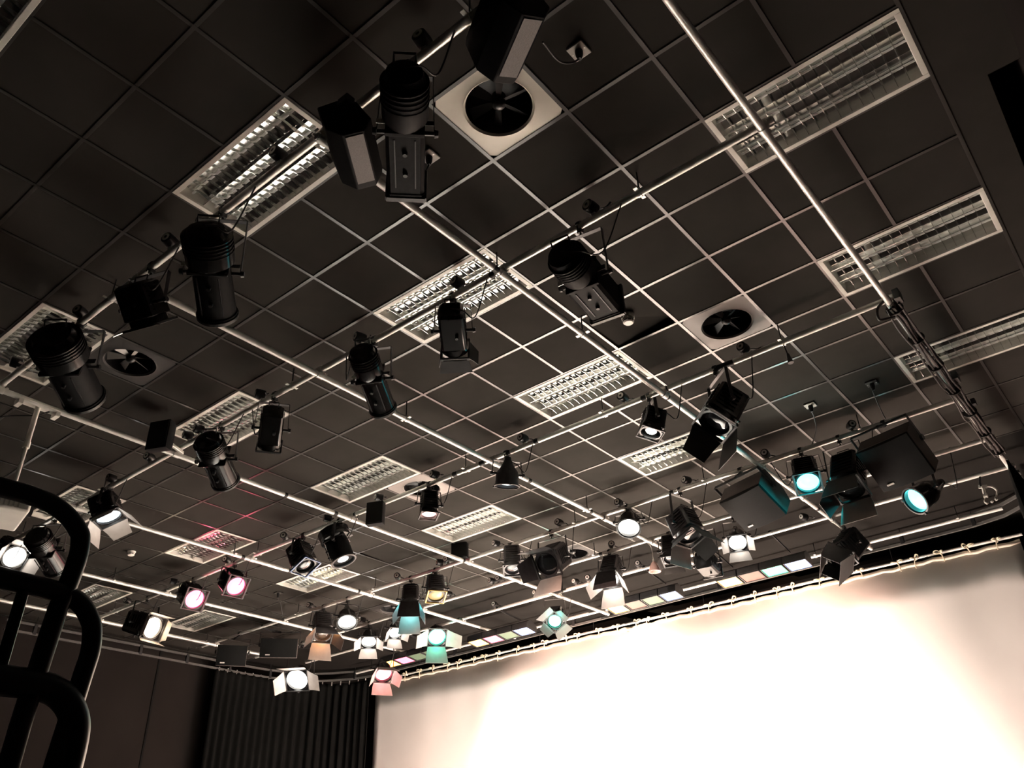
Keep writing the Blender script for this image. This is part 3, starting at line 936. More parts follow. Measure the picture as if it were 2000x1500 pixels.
luminaire('fresnel', 'A4', (628, 1206), (631, 1242), 34, .42, 1, 'grey fresnel with orange-lit barn door beside the far loudspeakers', FS, doors=(20, 30, 35, 35), ln=.9, body=GREYB, dmat=[GREYB, DOOR_LIT, GREYB, GREYB], power=3.5, lcol=(1, .42, .14))
# --- fifth pipe
luminaire('par', 'A5', (1836, 944), (1784, 981), 46, .44, 1, 'round cyan glowing lamp below the right-hand big loudspeaker', PA, lit=G_CYAN, power=1.2, wash=60, lcol=(.1, .9, 1), front_mat=GREYB)
luminaire('par', 'A5', (1436, 1034), (1441, 1062), 34, .36, 1, 'white glowing lamp with pale barn doors below the left-hand big loudspeaker', PA, lit=G_WHITE, power=3, wash=200, lcol=W_, doors=(None, 45, 45, 45), ln=.5, dmat=DOOR_LIT)
luminaire('fresnel', 'A5', (1309, 1052), (1312, 1096), 34, .36, 1, 'plain dark lamp with flared hood behind the maroon-black fresnel', FS, doors=(40, 40, 40, 40), ln=.35, body=GREYB)
luminaire('fresnel', 'A5', (1198, 1096), (1190, 1134), 38, .42, 1, 'grey fresnel with brightly lit white barn doors above the stage cloth', FS, doors=(-14, 22, 30, 30), ln=1.0, body=GREYB, dmat=[GREYB, DOOR_LIT, DOOR_LIT, DOOR_LIT], lit=G_WHITE, power=5, lcol=W_)
luminaire('par', 'A5', (768, 1216), (773, 1238), 24, .32, 1, 'small white-lit lamp with barn doors right beside the cyan barn doors', PA, lit=G_WHITE, power=2.5, lcol=W_, doors=(30, 30, 40, 30), ln=.7, dmat=DOOR_LIT)
luminaire('par', 'A5', (722, 1228), (720, 1256), 28, .34, 1, 'white-lit lamp with small barn doors in a tall yoke, left of the stage centre', PA, lit=G_WHITE, power=3.5, lcol=W_, doors=(None, 45, 50, 45), ln=.6, dmat=DOOR_LIT)
luminaire('par', 'A5', (592, 1306), (579, 1330), 40, .40, 1, 'lowest white glowing lamp with large pale barn doors over the black drape', PA, lit=G_WHITE, power=3, wash=15000, aim=(-6.2, 6.0, 0), lcol=W_, doors=(35, None, 60, 30), ln=.7, dmat=DOOR_LIT)
# --- sixth pipe
luminaire('par', 'A6', (850, 1228), (854, 1246), 34, .36, 1, 'green glowing lamp with green-lit barn doors', PA, lit=G_GREEN, power=5, wash=250, lcol=(.08, 1, .7), doors=(None, 30, 55, 45), ln=1.0, dmat=DOOR_LIT)
luminaire('fresnel', 'A6', (1086, 1196), (1083, 1216), 30, .34, 1, 'teal glowing lamp with four spread barn doors above the stage cloth', FS, lit=G_GREEN, power=4, lcol=(.08, 1, .8), doors=(62, 62, 62, 62), ln=.5, dmat=DOORM, lens_scale=.9, roll=38)
luminaire('par', 'A6', (744, 1294), (750, 1320), 32, .36, 1, 'red glowing lamp with barn doors at the corner of the stage cloth', PA, lit=G_RED, power=6, lcol=(1, .15, .18), doors=(25, 25, 35, 30), ln=.7, dmat=DOOR_LIT)
luminaire('fresnel', 'A5', (1372, 1092), (1392, 1112), 36, .34, -1, 'dark unlit lamp behind the amber cyclorama flood', FS, body=BLACKM, tail_side=-1)
luminaire('fresnel', 'B2', (1672, 1050), (1640, 1090), 46, .46, 1, 'unlit black fresnel with spread barn doors before the top edge of the cloth', FS, doors=(-10, -10, -8, -8), ln=.85, body=BLACKM, roll=40)

# ------------------------------------------------------------------ four-cell cyclorama floods


def cyc_flood(uL, uR, cells, label, Yp=7.62):
    a, b = at_y(*uL, Yp), at_y(*uR, Yp)
    zc = (a.z + b.z) / 2
    cx = (a.x + b.x) / 2
    Wd = (b.x - a.x)
    root = empty('cyclorama_flood', (cx, Yp, zc), label, 'stage light', 'four-cell coloured floods along the stage cloth')
    d = V((0, -0.17, -1)).normalized()              # open faces look down
    r = V((1, 0, 0))
    u = r.cross(d)
    M = Matrix((r, d, u)).transposed().to_4x4()
    w = Wd / 4
    for k in range(4):
        xk = -Wd / 2 + w * (k + .5)
        h = MB()
        sec = [(-.05, -.05), (-.03, .05), (.02, .13), (.09, .13), (.09, -.13), (.01, -.13)]     # (y, z) asymmetric reflector box
        x0, x1 = xk - w * .47, xk + w * .47
        h.loft([[V((x0, y, z)) for y, z in sec], [V((x1, y, z)) for y, z in sec]])
        h.xf(M).build('flood_housing', BLACKM, root, 0.003)
        f = MB().box((xk, .094, 0), (w * .84, .006, .23))
        f.xf(M).build('colour_gel', cells[k], root, 0.001)
        fr = MB()
        for cxx, czz, sx, sz in ((xk, .122, w * .94, .014), (xk, -.122, w * .94, .014), (xk - w * .45, 0, .012, .25), (xk + w * .45, 0, .012, .25)):
            fr.box((cxx, .098, czz), (sx, .014, sz))
        fr.xf(M).build('gel_frame', BLACKM, root)
        if cells[k] in (C_AMBER, C_RED, C_GREEN, C_BLUE):
            e = cells[k].node_tree.nodes['Principled BSDF'].inputs['Emission Color'].default_value
            add_light(root, 'SPOT', M @ V((xk, .15, 0)), M.to_3x3() @ V((0, 1, 0)), tuple(e)[:3], 12, .05, 140, 1)
    top = H + ZA - zc
    yb = AY['A6'] - Yp
    s = MB()
    for sx in (-1, 1):
        x = sx * Wd * .32
        s.bar((x, 0, .10), (x, yb * .5, top * .75), .03, .005, (1, 0, 0))
        s.bar((x, yb * .5, top * .75), (x, yb, top), .03, .005, (1, 0, 0))
    s.build('hanging_arm', BLACKM, root)
    for sx in (-1, 1):
        q = V((sx * Wd * .32, yb, top))
        arc = [q + V((0, math.cos(t) * .032, math.sin(t) * .032)) for t in [math.radians(-70 + 28 * k) for k in range(10)]]
        k_ = MB()
        for i in range(9):
            k_.bar(arc[i], arc[i + 1], .034, .007, arc[i] - q)
        k_.build('hook_clamp', BLACKM, root)
    return root


cyc_flood((1404, 1130), (1580, 1084), [C_AMBER, C_OFFR, C_GREEN, C_BLUE], 'flood batten with amber, green and blue lit cells, nearest the right end')
cyc_flood((1192, 1186), (1328, 1143), [C_AMBER, C_OFFR, C_OFFG, C_BLUE], 'flood batten with dull red and green cells and one lit blue, second from the right')
cyc_flood((922, 1250), (1040, 1216), [C_AMBER, C_RED, C_OFFG, C_BLUE], 'flood batten lit amber, red and blue between the green and teal lamps')
cyc_flood((752, 1292), (862, 1258), [C_AMBER, C_RED, C_OFFG, C_OFFG], 'flood batten lit amber and red beside the red lamp')

# ------------------------------------------------------------------ loudspeakers


def near_speaker(u, v, z0, u2, label):
    # hexagonal cabinet: prism along u2, lower ridge, one facet toward the stage
    p = at(u, v, z0)
    u2 = V((*u2, 0)).normalized()
    w = V((u2.y, -u2.x, 0))
    root = empty('hanging_loudspeaker', p, label, 'loudspeaker', 'near loudspeakers on the nearest pipe')
    sec = [(0, 0), (.115, .03), (.15, .13), (.06, .27), (-.06, .285), (-.165, .24), (-.10, .06)]
    L = .42
    Z = V((0, 0, 1))
    mbk = MB().loft([[w * a * k2 + Z * b + u2 * t + w * sh for a, b in sec] for t, k2, sh in ((0, .96, 0), (.01, 1, 0), (L - .05, 1, 0), (L, .93, 0))])
    mbk.build('cabinet', BLACKT, root, 0.006)
    g = MB().slab([w * .012 + Z * -.000 + u2 * .02, w * .108 + Z * .0282 + u2 * .02, w * .108 + Z * .0282 + u2 * (L - .05), w * .012 + Z * 0 + u2 * (L - .05)], .006, w * .03 - Z * .115)
    g.build('grille', mat('pale_speaker_grille', (.17, .155, .15), .7, var=.12, scale=120, bump=.3), root)  # panel paler than the cabinet: stage light painted onto the lit facet
    MB().box(u2 * .0 + w * .0 + Z * .27, (.08, .06, .05)).build('input_panel', BLACKM, root, .004)
    top = V((p.x, AY['A1'], H + ZA)) - p
    ctr = u2 * L * .5
    br = MB()
    br.bar(ctr + Z * .27, ctr + Z * .27 + V((0, top.y - ctr.y, top.z - .31)) * .9, .04, .006, w)
    br.build('bracket', BLACKM, root)
    q = V((ctr.x, top.y, top.z))
    arc = [q + V((0, math.cos(t) * .032, math.sin(t) * .032)) for t in [math.radians(-80 + 30 * k) for k in range(10)]]
    cl = MB()
    for i in range(9):
        cl.bar(arc[i], arc[i + 1], .04, .007, arc[i] - q)
    cl.box(q - Z * .05, (.04, .04, .04))
    cl.build('hook_clamp', BLACKM, root)
    return root


s1 = near_speaker(669, 264, -.50, (-.60, .80), 'black loudspeaker with painted-lit grey underside left of the big profile spot')
near_speaker(1022, 27, -.50, (-.87, .50), 'black loudspeaker with painted-lit grey underside cut by the top edge')


def big_speaker(P1, az, W, Hh, tilt, D, label, back_s=.55, bracket=True, pipe='A4'):
    # landscape cabinet; front grille faces the house and down; sides taper to the back
    P1 = V(P1)
    e = V((math.cos(math.radians(az)), math.sin(math.radians(az)), 0))
    hn = V((-e.y, e.x, 0))
    t = math.radians(tilt)
    dn = hn * math.cos(t) - V((0, 0, math.sin(t)))     # down along the grille
    nf = dn.cross(e) * -1                               # outward normal guess
    if nf.z > 0:
        nf = -nf
    root = empty('hanging_loudspeaker', P1 + e * W / 2, label, 'loudspeaker', 'large loudspeakers facing the house')
    o = P1 + e * W / 2
    A = lambda x, y, z: e * (x - W / 2) + dn * y - nf * z   # x along, y down, z back from the grille
    sec = lambda x0, x1, z, y0=0.0, y1=Hh: [A(x0, y0, z), A(x1, y0, z), A(x1, y1, z), A(x0, y1, z)]
    i = W * .02
    cb = MB().loft([sec(0, W, .03), sec(0, W, D * .62, -.005), sec(W * .10, W * .90, D, Hh * .12, Hh * .78)])
    cb.build('cabinet', BIGCAB, root, .008)
    # bowed grille
    rows_ = []
    n = 8
    for k in range(n + 1):
        x = W * k / n
        bow = .028 * (1 - (2 * k / n - 1) ** 2)
        rows_.append([A(x, .004, .03), A(x, .004, -.004 - bow), A(x, Hh - .004, -.004 - bow), A(x, Hh - .004, .03)])
    gri = MB().loft(rows_).build('grille', GRILLE, root, .003)
    MB().box(A(W * .22, Hh * .86, -.026), (.07, .012, .018), Matrix((e, -nf, -dn)).transposed()).build('badge', SOCKF, gri)
    if bracket:
        br = MB()
        tp = V((0, AY[pipe] - o.y, H + ZA - o.z))
        for sx in (-.03, W + .03):
            br.bar(A(sx, Hh * .35, D * .45), A(sx, -.10, D * .45), .04, .006, e)
        br.bar(A(-.03, -.10, D * .45), A(W + .03, -.10, D * .45), .05, .006, dn)
        br.build('bracket', BLACKM, root)
        c0 = A(W / 2, -.10, D * .45)
        q = V((c0.x, tp.y, tp.z))
        cl = MB().bar(c0, q - V((0, 0, .03)), .03, .02, e)
        arc = [q + V((0, math.cos(a) * .032, math.sin(a) * .032)) for a in [math.radians(-90 + 32 * k) for k in range(10)]]
        for k in range(9):
            cl.bar(arc[k], arc[k + 1], .04, .007, arc[k] - q)
        cl.build('hook_clamp', BLACKM, root)
        for sx in (-.03, W + .03):
            MB().cyl(A(sx - .012, Hh * .35, D * .45), A(sx + .012, Hh * .35, D * .45), .03, n=12).build('knob', BLACKM, root)
    return root


big_speaker((-1.03, 4.94, H - .53), -16, .545, .45, 34, .36, 'big dark loudspeaker with one cyan-lit side')
big_speaker((.52, 4.76, H - .54), -13, .525, .47, 43, .36, 'big dark loudspeaker nearest the right wall')
pz = at(510, 1246, -.35)
big_speaker((pz.x, pz.y, pz.z), 50, .58, .30, 78, .36, 'right one of the two far loudspeakers, in front of the black drape', pipe='A4')
pz = at(426, 1259, -.42)
big_speaker((pz.x, pz.y, pz.z), 55, .46, .32, 78, .34, 'left one of the two far loudspeakers, against the left wall', pipe='A4')


def box_speaker(u, v, wpx, hpx, pipe, label, az=25, dy=.12):
    c = at_y(u, v, AY[pipe] - dy)
    dist = (c - CAM).length
    w, h = wpx * dist / F / math.cos(math.radians(15)), hpx * dist / F * 1.12
    root = empty('box_loudspeaker', c, label, 'loudspeaker', 'small black box speakers at the pipe crossings')
    root.rotation_euler = (0, 0, math.radians(az))
    dp = .13
    ring = lambda y, s: [V((-w / 2 * s, y, -h / 2 * s)), V((w / 2 * s, y, -h / 2 * s)), V((w / 2 * s, y, h / 2 * s)), V((-w / 2 * s, y, h / 2 * s))]
    MB().loft([ring(-dp / 2, 1), ring(dp * .15, 1), ring(dp / 2, .82)]).build('cabinet', BLACKT, root, .004)
    MB().box((0, -dp / 2 - .004, 0), (w * .93, .010, h * .93)).build('grille', GRILLE, root, .003)
    MB().box((0, dp / 2 + dy / 2 - .02, 0), (.03, dy, .03)).build('bracket', STEELM, root, .002)
    return root


box_speaker(316, 854, 40, 50, 'A2', 'black box speaker where the second pipe crosses the middle long pipe', dy=.30)
box_speaker(735, 1005, 32, 40, 'A3', 'black box speaker just right of the bulky round-backed lamp')
box_speaker(899, 1073, 30, 34, 'A4', 'black box speaker below the bright white grid light')
box_speaker(1002, 1112, 30, 30, 'A5', 'black box speaker behind the square purple-grey lamp')
box_speaker(1083, 1138, 29, 36, 'A6', 'black box speaker with rounded corner above the teal lamp')

# ------------------------------------------------------------------ projector on its pole (left)
pp = V((BX['B4'] - .03, -.62, H + ZB))
root = empty('ceiling_projector', pp, 'white projector on a white pole at the left edge', 'projector')
MB().box((0, .0, .0), (.12, .34, .02), None).box((0, .16, -.03), (.10, .04, .06)).box((0, -.16, -.03), (.10, .04, .06)).build('mount_plate', WHITEM, root, .003)
MB().cyl((0, 0, -.01), (0, 0, -.40), .022, n=14).cyl((0, 0, -.38), (0, 0, -.86), .017, n=14).cyl((0, 0, -.36), (0, 0, -.42), .028, n=14).build('pole', WHITEM, root)
MB().box((0, 0, -.87), (.16, .2, .02)).cyl((0, 0, -.83), (0, 0, -.87), .045, n=14).build('tilt_plate', WHITEM, root, .003)
rz = Matrix.Rotation(math.radians(-12), 3, 'Z')
MB().box((-.14, -.02, -.96), (.52, .40, .13), rz).build('projector_body', WHITEM, root, .02)
MB().cyl(V((-.14, -.02, -.96)) + rz @ V((.12, .18, 0)), V((-.14, -.02, -.96)) + rz @ V((.12, .235, 0)), .05, n=20).build('lens_barrel', BLACKM, root)
MB().cyl(V((-.14, -.02, -.96)) + rz @ V((.12, .236, 0)), V((-.14, -.02, -.96)) + rz @ V((.12, .238, 0)), .036, n=20).build('lens', LENSD, root)
vs = MB()
for k in range(8):
    vs.box(V((-.14, -.02, -.96)) + rz @ V((.262, -.14 + .035 * k, 0)), (.004, .012, .08), rz)
vs.build('vent_slot', GREYPANEL, root)
MB().tube(curve([(0, .1, -.02), (-.08, .02, -.06), (-.3, -.2, -.10), (-.6, -.3, -.3), (-.9, -.3, -.8)], 8), .008, 6).build('cable', RUBBER, root)

# ------------------------------------------------------------------ small hanging things
p = at(1247, 6, -.30)
root = empty('hanging_microphone', (p.x, p.y, p.z + .16), 'small black microphone hanging at the top edge', 'microphone')
MB().cyl((0, 0, .14), (0, 0, .02), .006, n=8).build('rod', BLACKM, root)
MB().box((0, 0, 0), (.05, .035, .05)).box((.012, 0, -.07), (.03, .03, .10)).build('microphone_body', BLACKM, root, .006)
MB().box((-.022, 0, -.02), (.012, .02, .05)).build('clip', BLACKM, root, .002)

p0 = pipe_point('A5', 1262, 1062)
p = at_y(1278, 1108, AY['A5'])
root = empty('hanging_shade_lamp', p0, 'small pinkish white lampshade hanging on a pale cord over the stage', 'lamp')
q = p - p0
zr = lambda c, prof: [[c + V((math.cos(2 * PI * k / 22) * r_, math.sin(2 * PI * k / 22) * r_, z)) for k in range(22)] for z, r_ in prof]
MB().tube(curve([(0, -.02, -.03), (.06, -.03, -.02), (q.x * .9, q.y, -.10), (q.x, q.y, q.z + .08)], 8), .005, 6).build('cord', WHITEM, root)
MB().loft(zr(q, [(.075, .014), (.06, .03), (.0, .062), (-.06, .078), (-.06, .072), (.0, .055), (.05, .024)]), True, False).build('lamp_shade', PINKW, root, smooth=60)
MB().loft(zr(q, [(.11, .010), (.07, .016)])).build('lamp_cap', WHITEM, root)

c0 = pipe_point('A6', 1921, 936)
root = empty('hanging_bracket', c0, 'bent white metal bracket with looped cable, left of the black side drape', 'bracket')
pt = lambda u, v: at_y(u, v, AY['A6']) - c0
MB().tube(curve([V((0, 0, 0)), pt(1914, 944), pt(1916, 950)], 5), .012, 8).build('hook', BLACKM, root)
MB().bar(pt(1911, 951), pt(1928, 950), .04, .012, (0, 1, 0)).build('mount_plate', WHITEM, root, .003)
MB().tube([pt(1920, 953), pt(1925, 971)], .017, 10).tube([pt(1921, 970), pt(1929, 968)], .022, 10).build('stem', WHITEM, root)
MB().tube(curve([pt(1926, 950), pt(1937, 951), pt(1946, 957), pt(1947, 965), pt(1944, 972)], 6), .010, 8).build('cable_loop', WHITEM, root)
MB().tube(curve([pt(1925, 974), pt(1924, 980), pt(1929, 984)], 5), .013, 8).tube([pt(1936, 979), pt(1939, 981)], .014, 8).tube([pt(1944, 973), pt(1947, 977)], .014, 8).build('connector', GREYPANEL, root)

# cable bundle along the rightmost long pipe
root = empty('cable_bundle', (BX['B1'], 2.95, H + ZB), 'thick brown-black cable bundle tied along the rightmost long pipe', 'cables')
offs = [(.035, .030, .012), (.045, .0, .012), (-.035, .02, .011), (.02, -.034, .012), (-.01, -.040, .010), (.055, -.03, .009), (-.045, -.03, .008)]
for k, (dx, dz, rr) in enumerate(offs):
    pts = []
    for i in range(15):
        y = .04 + i * .248
        pts.append((dx + random.uniform(-.010, .010), y, dz + random.uniform(-.008, .008) - (.05 if k == 6 else 0) * math.sin(i * .9) ** 2))
    MB().tube(curve(pts, 3), rr, 7).build('cable', CABWARM, root)
for i in range(7):
    y = .12 + i * .55
    n = 12
    MB().loft([[V((.005 + math.cos(2 * PI * k / n) * .068, y + dy, -.005 + math.sin(2 * PI * k / n) * .058)) for k in range(n)] for dy in (-.008, .008)]).build('cable_tie', TAPE, root)
for c_, d_ in (((.07, .02, .03), (.05, .10, .09)), ((.075, 1.62, .03), (.05, .12, .08)), ((.08, 2.2, .02), (.04, .06, .06))):
    MB().box(c_, d_).build('junction_box', BLACKM, root, .005)
MB().tube(curve([(-.03, .0, .02), (-.09, -.02, -.04), (-.11, .03, -.10), (-.06, .10, -.08), (-.02, .16, -.05)], 6), .011, 7).build('cable_loop', CABWARM, root)

root = empty('hanging_plug', pipe_point('A3', 1529, 668), 'black plug dangling on a short cable under the third cross pipe', 'plug')
MB().tube(curve([(0, 0, -.03), (.008, 0, -.08), (.016, 0, -.14)], 5), .006, 6).build('cable', RUBBER, root)
MB().cyl((.016, 0, -.13), (.024, 0, -.22), .012, .024, n=12).build('plug_body', BLACKM, root)

# ------------------------------------------------------------------ curtain tracks


def track(path, label, name='curtain_track', step=.9):
    path = [V(p) for p in path]
    root = empty(name, path[0], label, 'curtain track', 'black curtain tracks')
    o = path[0]
    for dz, nm, h in ((0, 'upper_rail', .035), (-.14, 'lower_rail', .035)):
        rings = []
        for i, p in enumerate(path):
            d = (path[min(i + 1, len(path) - 1)] - path[max(i - 1, 0)]).normalized()
            s = V((d.y, -d.x, 0)).normalized() * .014
            q = p - o + V((0, 0, dz))
            rings.append([q + s - V((0, 0, h / 2)), q + s + V((0, 0, h / 2)), q - s + V((0, 0, h / 2)), q - s - V((0, 0, h / 2))])
        MB().loft(rings).build(nm, mat('track_dark_grey', (.13, .125, .12), .4, .4, var=.1), root)
    acc = step * .5
    for i in range(1, len(path)):
        seg = (path[i] - path[i - 1])
        acc += seg.length
        if acc >= step:
            acc -= step
            p = path[i] - o
            MB().box(p + V((0, 0, -.07)), (.05, .05, .16)).build('bracket', BLACKM, root, .003)
            MB().cyl(p, p + V((0, 0, o.z * 0 + H - path[i].z)), .005, n=6).build('hanger_wire', BLACKM, root)
    return root


zt = H - .075
pth = [(1.52, 7.55, zt), (1.50, 7.95, zt), (1.38, 8.30, zt), (1.12, 8.50, zt), (.75, 8.59, zt)]
x = .3
while x > -10.2:
    pth.append((x, 8.6, zt))
    x -= .45
pth += [(-10.5, 8.6, zt), (-10.9, 8.52, zt), (-11.3, 8.30, zt), (-11.58, 7.97, zt - .02), (-11.72, 7.55, zt - .03), (-11.75, 7.1, zt - .05)]
y = 6.65
while y > 1.9:
    pth.append((-11.75, y, zt - .06))
    y -= .45
track(pth, 'black double curtain track bending round above the stage cloth and along the left wall')

# ------------------------------------------------------------------ drapes
def drape(path, ztop, zbot, label, amp=.05, wl=.16):
    pts = [V(p) for p in path]
    fine = []
    for i in range(len(pts) - 1):
        n = max(2, int((pts[i + 1] - pts[i]).length / .02))
        fine += [pts[i].lerp(pts[i + 1], k / n) for k in range(n)]
    fine.append(pts[-1])
    o = fine[0]
    front, s = [], 0.0
    for i, p in enumerate(fine):
        d = (fine[min(i + 1, len(fine) - 1)] - fine[max(i - 1, 0)]).normalized()
        nrm = V((d.y, -d.x, 0))
        if i:
            s += (p - fine[i - 1]).length
        ph = 2 * PI * s / wl + .7 * math.sin(s * 2.1) + .4 * math.sin(s * 5.3)
        front.append((p - o, nrm, ph))
    zs = [ztop, ztop - .08, ztop - .5, (ztop + zbot) / 2, zbot]
    am = [.25, .55, .9, 1.0, 1.1]
    rings = []
    for p, nrm, ph in front:
        up = [p + nrm * amp * a * math.sin(ph) + V((0, 0, z)) for z, a in zip(zs, am)]
        rings.append([q + nrm * .004 for q in up] + [q - nrm * .004 for q in reversed(up)])
    root = empty('stage_drape', (o.x, o.y, 0), label, 'curtain', 'black stage drapes')
    MB().loft(rings).build('cloth', DRAPE, root, smooth=180)
    n = int(s / .18)
    for k in range(n):
        i = int((k + .5) / n * (len(front) - 1))
        p, nrm, ph = front[i]
        MB().tube([p + V((0, 0, ztop - .03)), p + V((.004, 0, ztop + .04))], .010, 6).build('hook', STEELM, root)
    return root


drape([(-11.75, 5.9, 0), (-11.75, 7.3, 0), (-11.62, 7.9, 0), (-11.35, 8.29, 0), (-10.95, 8.53, 0), (-10.55, 8.6, 0)], H - .28, .02, 'black gathered drape in the far left corner beside the white cloth')
drape([(1.54, 6.55, 0), (1.56, 7.4, 0), (1.52, 8.0, 0), (1.46, 8.6, 0), (1.42, 9.0, 0)], H - .30, .02, 'black side drape at the right end of the white cloth', amp=.06, wl=.22)

# ------------------------------------------------------------------ the cyclorama
YC = 9.1
cl_, cr_ = at_y(735, 1330, YC), at_y(1988, 1045, YC)
root = empty('cyclorama_cloth', (cl_.x, YC, cl_.z), 'large white cloth screen glowing pinkish white at the back of the stage', 'screen')
d = cr_ - cl_
LEN = d.length
mb = MB()
nx, nz = 90, 10
dep = cl_.z - .06
vs, fs = [], []
for i in range(nx + 1):
    t = i / nx
    p = d * t
    sag = .022 * math.sin(t * PI * 34) ** 2
    for j in range(nz + 1):
        k = j / nz
        z = -.052 - sag * (1 - k) - k * dep
        yy = .012 * math.sin(t * 40 + k * 2) * (1 - .3 * k) + .010 * math.sin(t * 95) * max(0, 1 - 4 * k)
        vs.append((p.x, yy, p.z * (1 - k) + z))
for i in range(nx):
    for j in range(nz):
        a = i * (nz + 1) + j
        fs.append((a, a + nz + 1, a + nz + 2, a + 1))
mb.add(vs, fs)
o = mb.build('cloth', CYCM, root, smooth=180)
sd = o.modifiers.new('thickness', 'SOLIDIFY')
sd.thickness = .002
hem = MB()
vs, fs = [], []
for i in range(nx + 1):
    t = i / nx
    p = d * t
    sag = .022 * math.sin(t * PI * 34) ** 2
    for z in (-.046, -.100):
        vs.append((p.x, -.006 + .012 * math.sin(t * 40) + .010 * math.sin(t * 95), p.z + z - sag))
for i in range(nx):
    a = i * 2
    fs.append((a, a + 2, a + 3, a + 1))
hem.add(vs, fs)
o = hem.build('webbing', HEMM, root, smooth=180)
sd = o.modifiers.new('thickness', 'SOLIDIFY')
sd.thickness = .004
MB().cyl(V((-.05, 0, 0)), d + V((.05, 0, 0)), .021, n=16).build('batten_pipe', PIPEM, root)
nt_ = 34
for k in range(nt_):
    t = (k + .5) / nt_ + random.uniform(-.008, .008)
    c = d * t
    a = MB()
    ring = [c + V((0, math.cos(q) * .026, math.sin(q) * .026)) for q in [2 * PI * i / 12 for i in range(13)]]
    a.tube(ring, .011, 6)
    sx = random.choice((-1, 1))
    lp = lambda s, h, w: curve([c + V((0, -.025, .0)), c + V((s * w * .5, -.05, h * .6)), c + V((s * w, -.045, h * .3)), c + V((s * w * .6, -.05, -h * .4)), c + V((0, -.028, -.01))], 4)
    a.tube(lp(1, random.uniform(.01, .07), random.uniform(.03, .10)), .010, 5)
    a.tube(lp(-1, random.uniform(-.02, .06), random.uniform(.03, .09)), .010, 5)
    a.tube(curve([c + V((0, -.03, 0)), c + V((.012 * sx, -.04, -.05)), c + V((.02 * sx, -.03, -random.uniform(.09, .15)))], 4), .008, 5)
    a.build('tie', ROPE, root)
for u in (813, 912, 1055, 1376, 1610, 1745, 1160):
    t = max(0.01, min(.99, (u - 735) / (1988 - 735)))
    q = at_y(u, 1330 - (u - 735) * .2275, YC)
    xx = q.x - cl_.x
    c = d * (xx / d.x)
    MB().cyl(c + V((0, 0, .02)), c + V((0, 0, H - .012 - cl_.z - c.z)), .004, n=6).build('suspension_wire', BLACKM, root)

# ------------------------------------------------------------------ black tubular frame close to the camera
hd = V((-.1758, .9844, 0)).normalized()
base = CAM + ray(150, 1250) * 1.28
nrm = V((hd.y, -hd.x, 0))


def on_rail(u, v):
    dr = ray(u, v)
    return CAM + dr * ((base - CAM).dot(nrm) / dr.dot(nrm))


ref = on_rail(100, 1300)
root = empty('guard_frame', (ref.x, ref.y, 0), 'black tubular steel frame with rounded corners, close in the left foreground', 'frame')
o = V((ref.x, ref.y, 0))
rp = lambda pts: [on_rail(u, v) - o for u, v in pts]


def down(p, n=4):
    return [V((p.x, p.y, p.z * (1 - k / n))) for k in range(1, n + 1)]


RR = .0125
FP = lambda pts: [(x * .4, 900 + y * .4) for x, y in pts]
t1 = curve(rp(FP([(-700, -60), (-300, 48), (0, 128), (135, 165), (255, 212), (335, 275), (384, 345), (393, 385), (382, 465), (340, 585), (310, 660)])), 8)
e1 = rp(FP([(280, 730), (215, 930), (150, 1130), (100, 1290), (45, 1480)]))
MB().tube(t1 + e1 + down(e1[-1]), RR, 14).build('outer_tube', RAILM, root)
t2 = curve(rp(FP([(-700, 400), (-300, 498), (0, 570), (130, 600), (250, 628), (345, 662), (405, 712), (441, 780), (450, 835), (441, 930), (405, 1045), (375, 1140)])), 8)
e2 = rp(FP([(340, 1250), (300, 1375), (262, 1500)]))
MB().tube(t2 + e2 + down(e2[-1]), RR, 14).build('middle_tube', RAILM, root)
t3 = curve(rp(FP([(-700, 870), (-300, 990), (0, 1068), (140, 1088), (250, 1115), (318, 1165), (356, 1235), (366, 1310), (352, 1400), (330, 1490)])), 8)
e3 = rp(FP([(300, 1590)]))
MB().tube(t3 + e3 + down(e3[-1]), RR * 1.45, 14).build('lower_tube', RAILM, root)
e4 = rp(FP([(118, 620), (60, 815), (3, 1010), (-60, 1220)]))
MB().tube(e4 + down(e4[-1]), .0072, 12).build('upright_bar', RAILM, root)

# ------------------------------------------------------------------ light


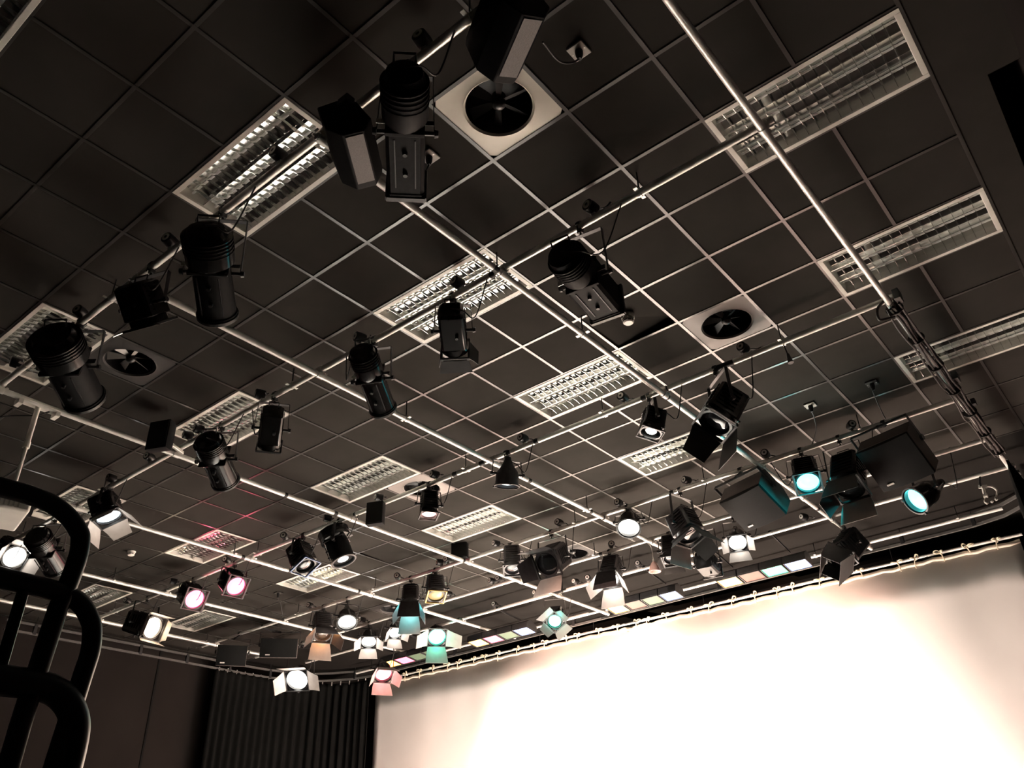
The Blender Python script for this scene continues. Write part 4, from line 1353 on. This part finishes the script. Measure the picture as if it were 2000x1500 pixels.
def spot_gobo(loc, target, power, ang, blend, col):
    l = bpy.data.lights.new('stage_projection', 'SPOT')
    l.energy = power
    l.spot_size = math.radians(ang)
    l.spot_blend = blend
    l.shadow_soft_size = .03
    l.color = col
    l.use_nodes = True
    nt = l.node_tree
    em = nt.nodes['Emission']
    tc = nt.nodes.new('ShaderNodeTexCoord')
    sp_ = nt.nodes.new('ShaderNodeSeparateXYZ')
    dx = nt.nodes.new('ShaderNodeMath'); dx.operation = 'DIVIDE'
    dy = nt.nodes.new('ShaderNodeMath'); dy.operation = 'DIVIDE'
    cb = nt.nodes.new('ShaderNodeCombineXYZ')
    nz = nt.nodes.new('ShaderNodeTexNoise')
    nz.inputs['Scale'].default_value = 3.2
    nz.inputs['Detail'].default_value = 1.5
    rp_ = nt.nodes.new('ShaderNodeValToRGB')
    rp_.color_ramp.elements[0].position = .40
    rp_.color_ramp.elements[0].color = (.30, .26, .25, 1)
    rp_.color_ramp.elements[1].position = .60
    rp_.color_ramp.elements[1].color = (1, .93, .82, 1)
    e = rp_.color_ramp.elements.new(.49)
    e.color = (.75, .52, .46, 1)
    nt.links.new(tc.outputs['Normal'], sp_.inputs[0])
    nt.links.new(sp_.outputs['X'], dx.inputs[0]); nt.links.new(sp_.outputs['Z'], dx.inputs[1])
    nt.links.new(sp_.outputs['Y'], dy.inputs[0]); nt.links.new(sp_.outputs['Z'], dy.inputs[1])
    nt.links.new(dx.outputs[0], cb.inputs[0]); nt.links.new(dy.outputs[0], cb.inputs[1])
    nt.links.new(cb.outputs[0], nz.inputs['Vector'])
    nt.links.new(nz.outputs['Fac'], rp_.inputs['Fac'])
    nt.links.new(rp_.outputs['Color'], em.inputs['Color'])
    o = bpy.data.objects.new('stage_projection', l)
    COL.objects.link(o)
    o.location = loc
    o.rotation_euler = (V(target) - V(loc)).to_track_quat('-Z', 'Y').to_euler()
    return o


def area(loc, target, sx, sy, power, col):
    l = bpy.data.lights.new('ground_row', 'AREA')
    l.shape = 'RECTANGLE'
    l.size, l.size_y = sx, sy
    l.energy = power
    l.color = col
    o = bpy.data.objects.new('ground_row', l)
    COL.objects.link(o)
    o.location = loc
    o.rotation_euler = (V(target) - V(loc)).to_track_quat('-Z', 'Y').to_euler()
    return o


# unseen area lights added at the stage floor to brighten the cloth from below
area((-4.3, 7.8, .25), (-4.3, 9.1, 2.2), 4.2, .3, 1000, (1, .87, .75))
area((-4.8, 8.0, .25), (-4.8, 9.1, 2.8), 11.0, .25, 400, (1, .58, .50))
# cloud projection on the cloth, from an unseen spot added low in the house
spot_gobo((-4.6, -2.2, 2.3), (-4.1, 9.1, 2.1), 17000, 46, .4, (1, .9, .8))

w = bpy.data.worlds.new('world')
S.world = w
w.use_nodes = True
w.node_tree.nodes['Background'].inputs['Color'].default_value = (0, 0, 0, 1)

S.view_settings.view_transform = 'Standard'
S.view_settings.look = 'None'
S.view_settings.gamma = 1
S.view_settings.use_curve_mapping = False
S.view_settings.exposure = 0
S.cycles.use_denoising = True
S.cycles.max_bounces = 8
S.cycles.diffuse_bounces = 4
S.cycles.glossy_bounces = 4
S.cycles.sample_clamp_indirect = 50
S.cycles.caustics_reflective = True
